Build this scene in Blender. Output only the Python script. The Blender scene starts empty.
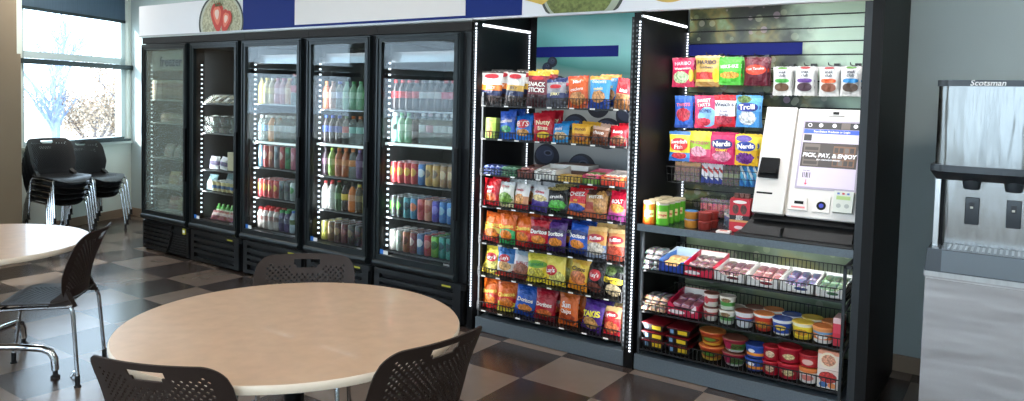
import bpy, bmesh, math, random
from math import sin, cos, pi, radians, sqrt
from mathutils import Vector, Matrix
random.seed(7)
C = bpy.context.scene.collection
SC = bpy.context.scene

# ------------------------------------------------------------------ materials
def srgb(c):
    f = lambda v: v / 12.92 if v <= .04045 else ((v + .055) / 1.055) ** 2.4
    return tuple(f(v / 255) for v in c) + (1,)
MATS = {}
def new_mat(name):
    m = bpy.data.materials.new(name); m.use_nodes = True
    nt = m.node_tree; b = nt.nodes['Principled BSDF']
    return m, nt, b
def N(nt, t, **kw):
    n = nt.nodes.new(t)
    for k, v in kw.items():
        setattr(n, k, v)
    return n
def mat(name, c, rough=.5, metal=0, emit=0, spec=.5, var=0, vscale=30, bump=0, coat=0, alpha=1, stretch=None):
    if name in MATS: return MATS[name]
    m, nt, b = new_mat(name)
    col = srgb(c)
    b.inputs['Base Color'].default_value = col
    b.inputs['Roughness'].default_value = rough
    b.inputs['Metallic'].default_value = metal
    b.inputs['Specular IOR Level'].default_value = spec
    b.inputs['Coat Weight'].default_value = coat
    if emit:
        b.inputs['Emission Color'].default_value = col
        b.inputs['Emission Strength'].default_value = emit
    if var or bump:
        tc = N(nt, 'ShaderNodeTexCoord'); no = N(nt, 'ShaderNodeTexNoise')
        no.inputs['Scale'].default_value = vscale; no.inputs['Detail'].default_value = 4
        src = tc.outputs['Object']
        if stretch:
            mp = N(nt, 'ShaderNodeMapping'); mp.inputs['Scale'].default_value = stretch
            nt.links.new(src, mp.inputs[0]); src = mp.outputs[0]
        nt.links.new(src, no.inputs['Vector'])
        if var:
            r = N(nt, 'ShaderNodeValToRGB')
            r.color_ramp.elements[0].position = .3; r.color_ramp.elements[1].position = .7
            r.color_ramp.elements[0].color = tuple(v * (1 - var) for v in col[:3]) + (1,)
            r.color_ramp.elements[1].color = tuple(min(1, v * (1 + var)) for v in col[:3]) + (1,)
            nt.links.new(no.outputs['Fac'], r.inputs[0]); nt.links.new(r.outputs[0], b.inputs['Base Color'])
        if bump:
            bu = N(nt, 'ShaderNodeBump'); bu.inputs['Strength'].default_value = bump; bu.inputs['Distance'].default_value = .01
            nt.links.new(no.outputs['Fac'], bu.inputs['Height']); nt.links.new(bu.outputs[0], b.inputs['Normal'])
    MATS[name] = m
    return m
def math_node(nt, op, a, b=None, c=None):
    n = N(nt, 'ShaderNodeMath', operation=op)
    for i, v in enumerate((a, b, c)):
        if v is None: continue
        if isinstance(v, (int, float)): n.inputs[i].default_value = v
        else: nt.links.new(v, n.inputs[i])
    return n.outputs[0]
def mixc(nt, fac, a, b):
    n = N(nt, 'ShaderNodeMix', data_type='RGBA')
    for i, v in ((0, fac), (6, a), (7, b)):
        if isinstance(v, (int, float)): n.inputs[i].default_value = v
        elif isinstance(v, tuple): n.inputs[i].default_value = v
        else: nt.links.new(v, n.inputs[i])
    return n.outputs[2]
def pack_mat(name, bands, blobs=(), tilt=0, wave=0, rough=.32, speck=0, metal=0, bump=.5):
    """printed wrapper: colour bands bottom to top over the thing's own height, oval patches on top"""
    if name in MATS: return MATS[name]
    m, nt, b = new_mat(name)
    tc = N(nt, 'ShaderNodeTexCoord'); sp = N(nt, 'ShaderNodeSeparateXYZ')
    nt.links.new(tc.outputs['Generated'], sp.inputs[0])
    gx, gz = sp.outputs[0], sp.outputs[2]
    v = gz
    if tilt: v = math_node(nt, 'MULTIPLY_ADD', gx, tilt, math_node(nt, 'SUBTRACT', v, tilt / 2))
    if wave: v = math_node(nt, 'MULTIPLY_ADD', math_node(nt, 'SINE', math_node(nt, 'MULTIPLY', gx, 7)), wave, v)
    r = N(nt, 'ShaderNodeValToRGB'); cr = r.color_ramp; cr.interpolation = 'CONSTANT'
    cr.elements[0].position = 0; cr.elements[0].color = srgb(bands[0][1])
    cr.elements.remove(cr.elements[1])
    for p, c in bands[1:]:
        e = cr.elements.new(p); e.color = srgb(c)
    nt.links.new(v, r.inputs[0]); col = r.outputs[0]
    no = N(nt, 'ShaderNodeTexNoise'); no.inputs['Scale'].default_value = 9; no.inputs['Detail'].default_value = 3
    nt.links.new(tc.outputs['Generated'], no.inputs['Vector'])
    for bl in blobs:
        cx, cz, rx, rz, c = bl[:5]
        dx = math_node(nt, 'DIVIDE', math_node(nt, 'SUBTRACT', gx, cx), rx)
        dz = math_node(nt, 'DIVIDE', math_node(nt, 'SUBTRACT', gz, cz), rz)
        d = math_node(nt, 'ADD', math_node(nt, 'MULTIPLY', dx, dx), math_node(nt, 'MULTIPLY', dz, dz))
        if len(bl) > 5:   # ragged heap of food printed on the wrapper
            d = math_node(nt, 'ADD', d, math_node(nt, 'MULTIPLY', math_node(nt, 'SUBTRACT', no.outputs['Fac'], .5), bl[5] * 3))
        f = math_node(nt, 'LESS_THAN', d, 1)
        cc = srgb(c)
        if len(bl) > 5:
            vo = N(nt, 'ShaderNodeTexVoronoi'); vo.inputs['Scale'].default_value = 11
            nt.links.new(tc.outputs['Generated'], vo.inputs['Vector'])
            cc = mixc(nt, vo.outputs['Distance'], tuple(min(1, q * 1.5) for q in cc[:3]) + (1,), tuple(q * .3 for q in cc[:3]) + (1,))
        col = mixc(nt, f, col, cc)
    if speck:
        wn = N(nt, 'ShaderNodeTexVoronoi'); wn.inputs['Scale'].default_value = 22
        nt.links.new(tc.outputs['Generated'], wn.inputs['Vector'])
        col = mixc(nt, speck, col, wn.outputs['Color'])
    nt.links.new(col, b.inputs['Base Color'])
    b.inputs['Roughness'].default_value = rough; b.inputs['Metallic'].default_value = metal
    if bump:
        n2 = N(nt, 'ShaderNodeTexNoise'); n2.inputs['Scale'].default_value = 6
        nt.links.new(tc.outputs['Generated'], n2.inputs['Vector'])
        bu = N(nt, 'ShaderNodeBump'); bu.inputs['Strength'].default_value = bump; bu.inputs['Distance'].default_value = .02
        nt.links.new(n2.outputs['Fac'], bu.inputs['Height']); nt.links.new(bu.outputs[0], b.inputs['Normal'])
    MATS[name] = m
    return m
def glass_mat(name, tint=(255, 255, 255), haze=0, hazec=(200, 205, 200), ior=1.45, rough=0.0):
    if name in MATS: return MATS[name]
    m, nt, b = new_mat(name); nt.nodes.remove(b)
    out = nt.nodes['Material Output']
    fr = N(nt, 'ShaderNodeFresnel'); ge = N(nt, 'ShaderNodeNewGeometry')   # leave the pane as it was entered: no trapped light in thin sheets
    nt.links.new(math_node(nt, 'MULTIPLY_ADD', ge.outputs['Backfacing'], 1 / ior - ior, ior), fr.inputs[0])
    tr = N(nt, 'ShaderNodeBsdfTransparent'); tr.inputs[0].default_value = srgb(tint)
    gl = N(nt, 'ShaderNodeBsdfGlossy'); gl.inputs['Roughness'].default_value = rough
    mx = N(nt, 'ShaderNodeMixShader')
    nt.links.new(fr.outputs[0], mx.inputs[0]); nt.links.new(tr.outputs[0], mx.inputs[1]); nt.links.new(gl.outputs[0], mx.inputs[2])
    o = mx.outputs[0]
    if haze:
        df = N(nt, 'ShaderNodeBsdfDiffuse'); df.inputs[0].default_value = srgb(hazec)
        m2 = N(nt, 'ShaderNodeMixShader'); m2.inputs[0].default_value = haze
        nt.links.new(o, m2.inputs[1]); nt.links.new(df.outputs[0], m2.inputs[2]); o = m2.outputs[0]
    nt.links.new(o, out.inputs[0])
    MATS[name] = m
    return m

BLACK = mat('black satin paint', (11, 12, 14), .5, spec=.2)
BLACKM = mat('matte black panel', (13, 13, 14), .6, spec=.25)
COOLBLK = mat('cooler black plastic', (13, 16, 20), .38, var=.1, vscale=8)
FRAME = mat('door frame anodised', (27, 34, 37), .35, metal=.3)
INNER = mat('cooler inner liner', (52, 54, 56), .55)
STEELG = mat('galvanised grey edge', (98, 108, 116), .5, metal=.25, var=.12, vscale=120)
POSTG = mat('grey slotted post', (40, 44, 47), .5, metal=.2)
CHROME = mat('chrome tube', (190, 192, 194), .16, metal=1)
STEEL = mat('brushed steel', (200, 200, 198), .28, metal=1, var=.08, vscale=6, stretch=(8, 8, .6))
WIRE = mat('black wire', (14, 14, 15), .4)
WIREG = mat('chrome wire', (150, 152, 155), .3, metal=.9)
LED = mat('led diode', (240, 246, 255), .5, emit=1.6)
LEDBAR = mat('led tube', (245, 248, 255), .5, emit=2.2)
LEDC = mat('cooler led diode', (236, 243, 255), .5, emit=2.5)
WHITEP = mat('white printed card', (236, 234, 230), .5)
WHITE = mat('white enamel', (226, 224, 218), .35)
DARKGREY = mat('dark grey plastic', (50, 54, 58), .4)
CHAIRP = mat('chair plastic', (44, 34, 30), .5, spec=.25, var=.08, vscale=60)
CHAIRK = mat('black chair plastic', (30, 31, 33), .42, spec=.4)
RUBBER = mat('black rubber', (16, 16, 16), .7)
BLUE = mat('navy print', (26, 42, 104), .4)
NAVY = mat('dark navy print', (24, 34, 112), .7, spec=.2)

# ------------------------------------------------------------------ mesh builder
class MB:
    def __init__(s): s.v = []; s.f = []; s.m = []; s.s = []
    def add(s, vs, fs, mi=0, sm=False):
        o = len(s.v); s.v += [tuple(v) for v in vs]
        for k, f in enumerate(fs):
            s.f.append(tuple(o + i for i in f)); s.m.append(mi); s.s.append(sm)
        return s
    def box(s, x0, x1, y0, y1, z0, z1, mi=0):
        vs = [(x, y, z) for z in (z0, z1) for y in (y0, y1) for x in (x0, x1)]
        return s.add(vs, [(0, 2, 3, 1), (4, 5, 7, 6), (0, 1, 5, 4), (2, 6, 7, 3), (0, 4, 6, 2), (1, 3, 7, 5)], mi)
    def hexa(s, p, mi=0):      # 8 points: bottom 4 (ccw) then top 4
        return s.add(p, [(3, 2, 1, 0), (4, 5, 6, 7), (0, 1, 5, 4), (1, 2, 6, 5), (2, 3, 7, 6), (3, 0, 4, 7)], mi)
    def quad(s, a, b, c, d, mi=0): return s.add([a, b, c, d], [(0, 1, 2, 3)], mi)
    def poly(s, pts, mi=0): return s.add(pts, [tuple(range(len(pts)))], mi)
    def lathe(s, cx, cy, prof, n=20, mi=0, mis=None, cap=True, sx=1, sy=1):
        o = len(s.v); k = len(prof)
        for r, z in prof:
            for i in range(n):
                a = 2 * pi * i / n
                s.v.append((cx + r * cos(a) * sx, cy + r * sin(a) * sy, z))
        for j in range(k - 1):
            for i in range(n):
                i2 = (i + 1) % n
                s.f.append((o + j * n + i, o + j * n + i2, o + (j + 1) * n + i2, o + (j + 1) * n + i))
                s.m.append(mis[j] if mis else mi); s.s.append(True)
        if cap:
            s.f.append(tuple(o + i for i in reversed(range(n)))); s.m.append(mis[0] if mis else mi); s.s.append(False)
            s.f.append(tuple(o + (k - 1) * n + i for i in range(n))); s.m.append(mis[-1] if mis else mi); s.s.append(False)
        return s
    def tube(s, pts, r, n=8, mi=0, cap=True):
        pts = [Vector(p) for p in pts]; o = len(s.v); k = len(pts)
        rs = r if isinstance(r, (list, tuple)) else [r] * k
        up = None
        for j, p in enumerate(pts):
            t = (pts[min(j + 1, k - 1)] - pts[max(j - 1, 0)]).normalized()
            if up is None:
                up = Vector((0, 0, 1)) if abs(t.z) < .9 else Vector((1, 0, 0))
            a = t.cross(up).normalized(); b = a.cross(t).normalized(); up = b
            for i in range(n):
                q = 2 * pi * i / n + pi / n
                s.v.append(tuple(p + a * (cos(q) * rs[j]) + b * (sin(q) * rs[j])))
        for j in range(k - 1):
            for i in range(n):
                i2 = (i + 1) % n
                s.f.append((o + j * n + i, o + j * n + i2, o + (j + 1) * n + i2, o + (j + 1) * n + i)); s.m.append(mi); s.s.append(n > 4)
        if cap:
            s.f.append(tuple(o + i for i in reversed(range(n)))); s.m.append(mi); s.s.append(False)
            s.f.append(tuple(o + (k - 1) * n + i for i in range(n))); s.m.append(mi); s.s.append(False)
        return s
    def ellipse(s, cx, cz, rx, rz, y, n=40, mi=0, rot=0, clip=None):
        pts = []
        for i in range(n):
            a = 2 * pi * i / n; x = rx * cos(a); z = rz * sin(a)
            X = cx + x * cos(rot) - z * sin(rot); Z = cz + x * sin(rot) + z * cos(rot)
            if clip: X = min(max(X, clip[0]), clip[1]); Z = min(max(Z, clip[2]), clip[3])
            pts.append((X, y, Z))
        return s.poly(pts, mi)
    def xform(s, M, start=0):
        for i in range(start, len(s.v)): s.v[i] = tuple(M @ Vector(s.v[i]))
        return s
    def mesh(s, name, mats, weld=False, angle=40, recalc=True):
        me = bpy.data.meshes.new(name); me.from_pydata(s.v, [], s.f)
        for m in (mats if isinstance(mats, (list, tuple)) else [mats]): me.materials.append(m)
        for p, mi, sm in zip(me.polygons, s.m, s.s): p.material_index = mi; p.use_smooth = sm
        if weld or recalc:
            bm = bmesh.new(); bm.from_mesh(me)
            if weld: bmesh.ops.remove_doubles(bm, verts=bm.verts, dist=1e-5)
            if recalc: bmesh.ops.recalc_face_normals(bm, faces=bm.faces)
            bm.to_mesh(me); bm.free()
        me.set_sharp_from_angle(angle=radians(angle))
        return me
    def build(s, name, mats, parent=None, **kw):
        return link(name, s.mesh(name, mats, **kw), parent)
def link(name, me, parent=None):
    o = bpy.data.objects.new(name, me); C.objects.link(o)
    if parent: o.parent = parent
    return o
def tag(o, label, cat, group=None, kind=None):
    o['label'] = label; o['category'] = cat
    if group: o['group'] = group
    if kind: o['kind'] = kind
    return o
def thing(name, label, cat, loc=(0, 0, 0), rotz=0, group=None):
    o = bpy.data.objects.new(name, None); C.objects.link(o)
    o.location = loc; o.rotation_euler = (0, 0, rotz); o.empty_display_size = .1
    return tag(o, label, cat, group)
def struct(name, mb, mats, parent=None, **kw):
    o = mb.build(name, mats, parent, **kw)
    if parent is None: o['kind'] = 'structure'
    return o
def dup(root, label, loc, rot=(0, 0, 0), group=None):
    r = root.copy(); C.objects.link(r); r.location = loc; r.rotation_euler = rot
    r['label'] = label
    if group: r['group'] = group
    for ch in list(root.children):
        c = ch.copy(); C.objects.link(c); c.parent = r
        for g in list(ch.children):
            d = g.copy(); C.objects.link(d); d.parent = c
    return r
class Proto:
    """first placement uses the source thing itself, later ones copies of it and its parts"""
    def __init__(s, root): s.root = root; s.used = False
    def put(s, label, loc, rot=(0, 0, 0), group=None):
        if not s.used:
            s.used = True; o = s.root; o.location = loc; o.rotation_euler = rot; o['label'] = label
            if group: o['group'] = group
            return o
        return dup(s.root, label, loc, rot, group)
ORD = ['first', 'second', 'third', 'fourth', 'fifth', 'sixth', 'seventh', 'eighth', 'ninth', 'tenth', 'eleventh', 'twelfth']

TXT = {}
def text_geo(s, size, bold=.0, shear=0):
    k = (s, bold, shear)
    if k not in TXT:
        cu = bpy.data.curves.new('lettering_source', 'FONT'); cu.body = s; cu.size = 1; cu.align_x = 'CENTER'; cu.align_y = 'CENTER'
        cu.offset = bold; cu.shear = shear; cu.resolution_u = 3; cu.fill_mode = 'FRONT'
        ob = bpy.data.objects.new('lettering_source', cu); C.objects.link(ob)
        bpy.context.view_layer.update()
        me = bpy.data.meshes.new_from_object(ob.evaluated_get(bpy.context.evaluated_depsgraph_get()))
        TXT[k] = ([tuple(v.co) for v in me.vertices], [tuple(p.vertices) for p in me.polygons])
        bpy.data.objects.remove(ob); bpy.data.curves.remove(cu); bpy.data.meshes.remove(me)
    vs, fs = TXT[k]
    return [(x * size, y * size) for x, y, _ in vs], fs
def add_text(mb, s, size, fn, mi=0, rot=0, sx=1, bold=.015, shear=0):
    """fn maps (x, z) on the printed face to a point in space"""
    vs, fs = text_geo(s, size, bold, shear)
    c, q = cos(rot), sin(rot)
    mb.add([fn(x * sx * c - y * q, x * sx * q + y * c) for x, y in vs], fs, mi)

# ------------------------------------------------------------------ camera
cam_d = bpy.data.cameras.new('camera'); cam = bpy.data.objects.new('camera', cam_d); C.objects.link(cam)
yaw, pit, rol = radians(-34.593), radians(2.904), radians(1.414)
fwd = Vector((sin(yaw), cos(yaw), 0)); rgt = Vector((cos(yaw), -sin(yaw), 0)); upv = Vector((0, 0, 1))
f2 = cos(pit) * fwd - sin(pit) * upv; u2 = cos(pit) * upv + sin(pit) * fwd
r3 = cos(rol) * rgt + sin(rol) * u2; u3 = cos(rol) * u2 - sin(rol) * rgt
M = Matrix.Identity(4)
for i in range(3):
    M[i][0] = r3[i]; M[i][1] = u3[i]; M[i][2] = -f2[i]
M[0][3], M[1][3], M[2][3] = 7.281, -4.025, 1.592
cam.matrix_world = M
cam_d.sensor_width = 36; cam_d.lens = 742.3 / 1024 * 36; cam_d.shift_y = -(200.5 - 137.4) / 1024
cam_d.clip_start = .05; cam_d.clip_end = 200
SC.camera = cam
SC.view_settings.view_transform = 'Standard'
SC.view_settings.exposure = 0.2
# ------------------------------------------------------------------ light
wd = bpy.data.worlds.new('sky'); SC.world = wd; wd.use_nodes = True
bg = wd.node_tree.nodes['Background']; bg.inputs[0].default_value = (.71, .85, 1, 1); bg.inputs[1].default_value = 7.0
def lamp(name, kind, loc, energy, color=(1, 1, 1), rot=(0, 0, 0), size=1, sy=None, spread=None):
    l = bpy.data.lights.new(name, kind); l.energy = energy; l.color = color
    if kind == 'AREA':
        l.size = size
        if sy: l.shape = 'RECTANGLE'; l.size_y = sy
        if spread: l.spread = radians(spread)
    o = bpy.data.objects.new(name, l); C.objects.link(o); o.location = loc; o.rotation_euler = rot
    return o
def aim(d, up=(0, 0, 1)):   # area lamp shining along d with its long side along up
    z = -Vector(d).normalized(); x = Vector(up).cross(z).normalized(); y = z.cross(x)
    return Matrix((x, y, z)).transposed().to_euler()
sun = lamp('sun', 'SUN', (-8, -3, 8), 10, (1, .95, .87)); sun.data.angle = radians(.6)
sun.rotation_euler = Vector((1, 1.6, -1.05)).to_track_quat('-Z', 'Y').to_euler()

# ------------------------------------------------------------------ room shell
CZ = 3.0; YB = 1.0
C0 = Vector((-2.12, 1.08, 0)); WD = Vector((.375, -.927, 0)).normalized(); WN = Vector((.927, .375, 0)).normalized()
def W(u, off, z): p = C0 + WD * u + WN * off; return (p.x, p.y, z)
def wbox(mb, u0, u1, o0, o1, z0, z1, mi=0):
    return mb.hexa([W(u0, o0, z0), W(u1, o0, z0), W(u1, o1, z0), W(u0, o1, z0), W(u0, o0, z1), W(u1, o0, z1), W(u1, o1, z1), W(u0, o1, z1)], mi)
# tiled floor: 18 inch checkerboard, grout lines, soft gloss
TILE = .4572
m, nt, b = new_mat('checker tile floor')
tc = N(nt, 'ShaderNodeTexCoord'); sp = N(nt, 'ShaderNodeSeparateXYZ'); nt.links.new(tc.outputs['Object'], sp.inputs[0])
fx = math_node(nt, 'DIVIDE', math_node(nt, 'SUBTRACT', sp.outputs[0], 1.317 - 40 * TILE), TILE)
fy = math_node(nt, 'DIVIDE', math_node(nt, 'SUBTRACT', sp.outputs[1], -.534 - 40 * TILE), TILE)
ix = math_node(nt, 'FLOOR', fx); iy = math_node(nt, 'FLOOR', fy)
par = math_node(nt, 'MODULO', math_node(nt, 'ADD', ix, iy), 2)
no = N(nt, 'ShaderNodeTexNoise'); no.inputs['Scale'].default_value = 5; no.inputs['Detail'].default_value = 6
nt.links.new(tc.outputs['Object'], no.inputs['Vector'])
cmb = N(nt, 'ShaderNodeCombineXYZ'); nt.links.new(ix, cmb.inputs[0]); nt.links.new(iy, cmb.inputs[1])
wn = N(nt, 'ShaderNodeTexWhiteNoise', noise_dimensions='2D'); nt.links.new(cmb.outputs[0], wn.inputs['Vector'])
la = mixc(nt, no.outputs['Fac'], srgb((100, 87, 78)), srgb((122, 107, 97)))
dk = mixc(nt, no.outputs['Fac'], srgb((44, 36, 33)), srgb((66, 55, 51)))
col = mixc(nt, par, la, dk)
hs = N(nt, 'ShaderNodeHueSaturation'); nt.links.new(col, hs.inputs['Color'])
nt.links.new(math_node(nt, 'MULTIPLY_ADD', wn.outputs['Value'], .16, .92), hs.inputs['Value'])
def edge(f):
    fr = math_node(nt, 'FRACT', f)
    return math_node(nt, 'MINIMUM', fr, math_node(nt, 'SUBTRACT', 1, fr))
g = math_node(nt, 'LESS_THAN', math_node(nt, 'MINIMUM', edge(fx), edge(fy)), .007)
col = mixc(nt, g, hs.outputs[0], srgb((58, 50, 46)))
nt.links.new(col, b.inputs['Base Color'])
nt.links.new(math_node(nt, 'MULTIPLY_ADD', wn.outputs['Value'], .05, .21), b.inputs['Roughness'])
b.inputs['Specular IOR Level'].default_value = .42
FLOORM = m
XR, YF = 9.3, -7.0
pB = C0 + WD * ((1.08 - YB) / .927); pF = C0 + WD * ((1.08 - YF) / .927)
struct('floor', MB().poly([(pB.x - .02, YB, 0), (pF.x - .02, YF, 0), (XR, YF, 0), (XR, YB, 0)]), FLOORM)
m = mat('ceiling tile', (226, 224, 220), .8, var=.04, vscale=3)
cmb_ = MB().poly([(pB.x - .3, YB + .1, CZ), (XR + .1, YB + .1, CZ), (XR + .1, YF - .1, CZ), (pF.x - .3, YF - .1, CZ)])
struct('ceiling', cmb_, m)
WALLB = mat('blue grey wall paint', (176, 188, 188), .7, var=.03, vscale=2, bump=.03)
WALLW = mat('pale green white wall paint', (232, 240, 232), .7, var=.02, vscale=2)
WALLT = mat('tan wall paint', (140, 125, 104), .7, var=.03, vscale=3)
BASEB = mat('tan tile baseboard', (150, 128, 108), .45, var=.08, vscale=4)
struct('wall_back', MB().box(pB.x - .02, XR + .1, YB, YB + .12, 0, CZ), WALLB)
struct('wall_right', MB().box(XR, XR + .12, YF, YB, 0, CZ), WALLB)
WF = mat('warm white wall paint', (214, 210, 202), .7, var=.03, vscale=2)
mb = MB().box(pF.x, XR + .1, YF - .12, YF, 0, .9).box(pF.x, XR + .1, YF - .12, YF, 2.7, CZ)
for x0, x1 in ((pF.x, 2.3), (4.4, 4.6), (6.7, 6.9), (9.0, XR + .1)): mb.box(x0, x1, YF - .12, YF, .9, 2.7)
struct('wall_front', mb, WF)
WINS = [(.14, 1.69), (3.0, 4.7), (4.85, 6.5)]
SILL, HEAD = .955, 2.86
mb = MB(); u0 = .08; UE = 8.72
edges = [u0] + [q for w in WINS for q in w] + [UE]
wbox(mb, u0, UE, -.18, 0, 0, SILL); wbox(mb, u0, UE, -.18, 0, HEAD, CZ)
for a, c in ((u0, .14), (1.69, 3.0), (4.7, 4.85), (6.5, UE)): wbox(mb, a, c, -.18, 0, SILL, HEAD)
struct('wall_left', mb, WALLW)
mb = MB(); wbox(mb, 2.09, 3.0, .0, .35, 0, CZ); wbox(mb, 2.045, 2.09, .0, .35, 0, 1.93)
struct('wall_pillar', mb, WALLT)
mb = MB(); wbox(mb, .1, 2.03, .0, .014, 0, .1); struct('baseboard_left', mb, BASEB)
struct('baseboard_back', MB().box(pB.x, XR, YB - .014, YB, 0, .1), BASEB)
WFR = mat('pale window frame', (200, 216, 218), .45)
PANE = glass_mat('clear window glass', (245, 250, 252))
SILLM = mat('window sill', (206, 216, 212), .5)
for k, (a, c) in enumerate(WINS):
    mb = MB()
    wbox(mb, a, a + .07, -.13, -.04, SILL, HEAD); wbox(mb, c - .06, c, -.13, -.04, SILL, HEAD)
    wbox(mb, a, c, -.13, -.04, 1.915, 1.99); wbox(mb, a, c, -.13, -.04, SILL, SILL + .05); wbox(mb, a, c, -.13, -.04, HEAD - .05, HEAD)
    wf = struct('window_%d' % (k + 1), mb, WFR)
    mb = MB(); wbox(mb, a + .07, c - .06, -.09, -.084, SILL + .05, 1.915); mb.build('pane', PANE, wf)
    mb = MB(); wbox(mb, a + .07, c - .06, -.09, -.084, 1.99, HEAD - .05); mb.build('pane', PANE, wf)
    mb = MB(); wbox(mb, a - .02, c + .02, -.04, .05, SILL - .03, SILL); struct('trim_%d' % (k + 1), mb, SILLM)
for k, (x0, x1) in enumerate(((2.3, 4.4), (4.6, 6.7), (6.9, 9.0))):
    mb = MB()
    for q in (x0, x1 - .06): mb.box(q, q + .06, YF - .1, YF - .02, .9, 2.7)
    mb.box(x0 + .06, x1 - .06, YF - .1, YF - .02, .9, .95).box(x0 + .06, x1 - .06, YF - .1, YF - .02, 2.65, 2.7)
    wf = struct('window_%d' % (k + 4), mb, WFR)
    MB().box(x0 + .06, x1 - .06, YF - .065, YF - .06, .95, 2.65).build('pane', PANE, wf)
# unseen overhang added outside to keep direct sun out of the far windows
mb = MB(); wbox(mb, 2.2, 9.4, -2.6, -.2, 2.98, 3.1); struct('roof', mb, mat('outdoor roof edge', (190, 188, 182), .8))
# blinds
BLIND = mat('slate blind fabric', (84, 104, 122), .8, var=.12, vscale=14, stretch=(9, 9, .3))
nt = BLIND.node_tree; tl = N(nt, 'ShaderNodeBsdfTranslucent'); tl.inputs[0].default_value = srgb((120, 150, 176)); mx = N(nt, 'ShaderNodeMixShader'); mx.inputs[0].default_value = .10
nt.links.new(nt.nodes['Principled BSDF'].outputs[0], mx.inputs[1]); nt.links.new(tl.outputs[0], mx.inputs[2]); nt.links.new(mx.outputs[0], nt.nodes['Material Output'].inputs[0])
BAR = mat('dark blind bar', (46, 60, 64), .4, metal=.3)
for k, (a, c) in enumerate(WINS):
    w = ('by the stacked chairs', 'beyond the tan pillar', 'farthest from the coolers')[k]
    t = thing('roller_blind', 'slate roller blind half lowered over upper window ' + w, 'blind', W((a + c) / 2, 0, 2.43))
    inv = Matrix.Translation(-Vector(W((a + c) / 2, 0, 2.43)))
    mb = MB(); wbox(mb, a + .02, c - .02, -.03, -.026, 2.46, HEAD); mb.xform(inv); mb.build('blind_fabric', BLIND, t)
    mb = MB(); wbox(mb, a + .02, c - .02, -.036, -.018, 2.43, 2.465); mb.xform(inv); mb.build('bottom_bar', BAR, t)
    o = Vector(W((a + c) / 2, 0, 1.85))
    mb = MB(); wbox(mb, a - .03, c + .04, -.03, .05, 1.85, 1.905); mb.xform(Matrix.Translation(-o))
    mb2 = mb.build('rolled_blind', BAR); mb2.location = o
    tag(mb2, 'dark rolled-up blind cassette under the transom ' + w, 'blind')
for i, (a, c, o, z, tw) in enumerate([(.16, .98, .0, SILL, .0), (.3, 1.05, .02, SILL + .03, .03)]):
    mb = MB()
    pts = [W(a, o + .0, z + .002), W(c, o + tw, z + .002), W(c, o + .06 + tw, z + .002), W(a, o + .06, z + .002)]
    mb.hexa([Vector(p) for p in pts] + [Vector(p) + Vector((0, 0, .026)) for p in pts])
    ob = mb.build('blind_rail', BAR)
    tag(ob, ('lower' if i == 0 else 'upper') + ' dark loose blind rail lying on the window sill', 'rail')
# ceiling lamps (panel fittings with area lamps just below)
CLM = mat('ceiling light diffuser', (255, 250, 240), .5, emit=2.5)
CLF = mat('ceiling light trim', (220, 220, 218), .5)
LY = lambda x, y: -.2 if x < 0 else (-1.0 if x > 7 and y > -2 else y)  # corner light and near ice-dispenser light: added to brighten the walls beside them
k = 0
for yy in (-1.6, -3.4, -5.4):
    for xx in (-.6, 1.3, 3.6, 5.9, 7.8):
        if xx < 1.5 and yy < -3 or xx < 0 and yy < -2: continue
        t = thing('ceiling_light', 'square ceiling light, %s row out from the cooler wall, %s' % (ORD[(-1.6, -3.4, -5.4).index(yy)], {-.6: 'by the window corner', 1.3: 'near the far table', 3.6: 'level with the fifth cooler', 5.9: 'level with the payment kiosk', 7.8: 'level with the ice dispenser'}[xx]), 'ceiling light', (xx, LY(xx, yy), CZ), group='ceiling panel lights')
        f = MB()
        for a in (-1, 1):
            f.box(-.31, .31, a * .3 - .012, a * .3 + .012, -.02, -.001); f.box(a * .3 - .012, a * .3 + .012, -.29, .29, -.02, -.001)
        f.build('trim', CLF, t)
        MB().box(-.287, .287, -.287, .287, -.012, -.002).build('diffuser', CLM, t)
        lamp('ceiling_lamp', 'AREA', (xx, LY(xx, yy), CZ - .03), 22 if LY(xx, yy) > -1.5 else 9, (1, .95, .88), size=.55)  # higher power goes to the two added wall-brightening lights
        k += 1
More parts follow.
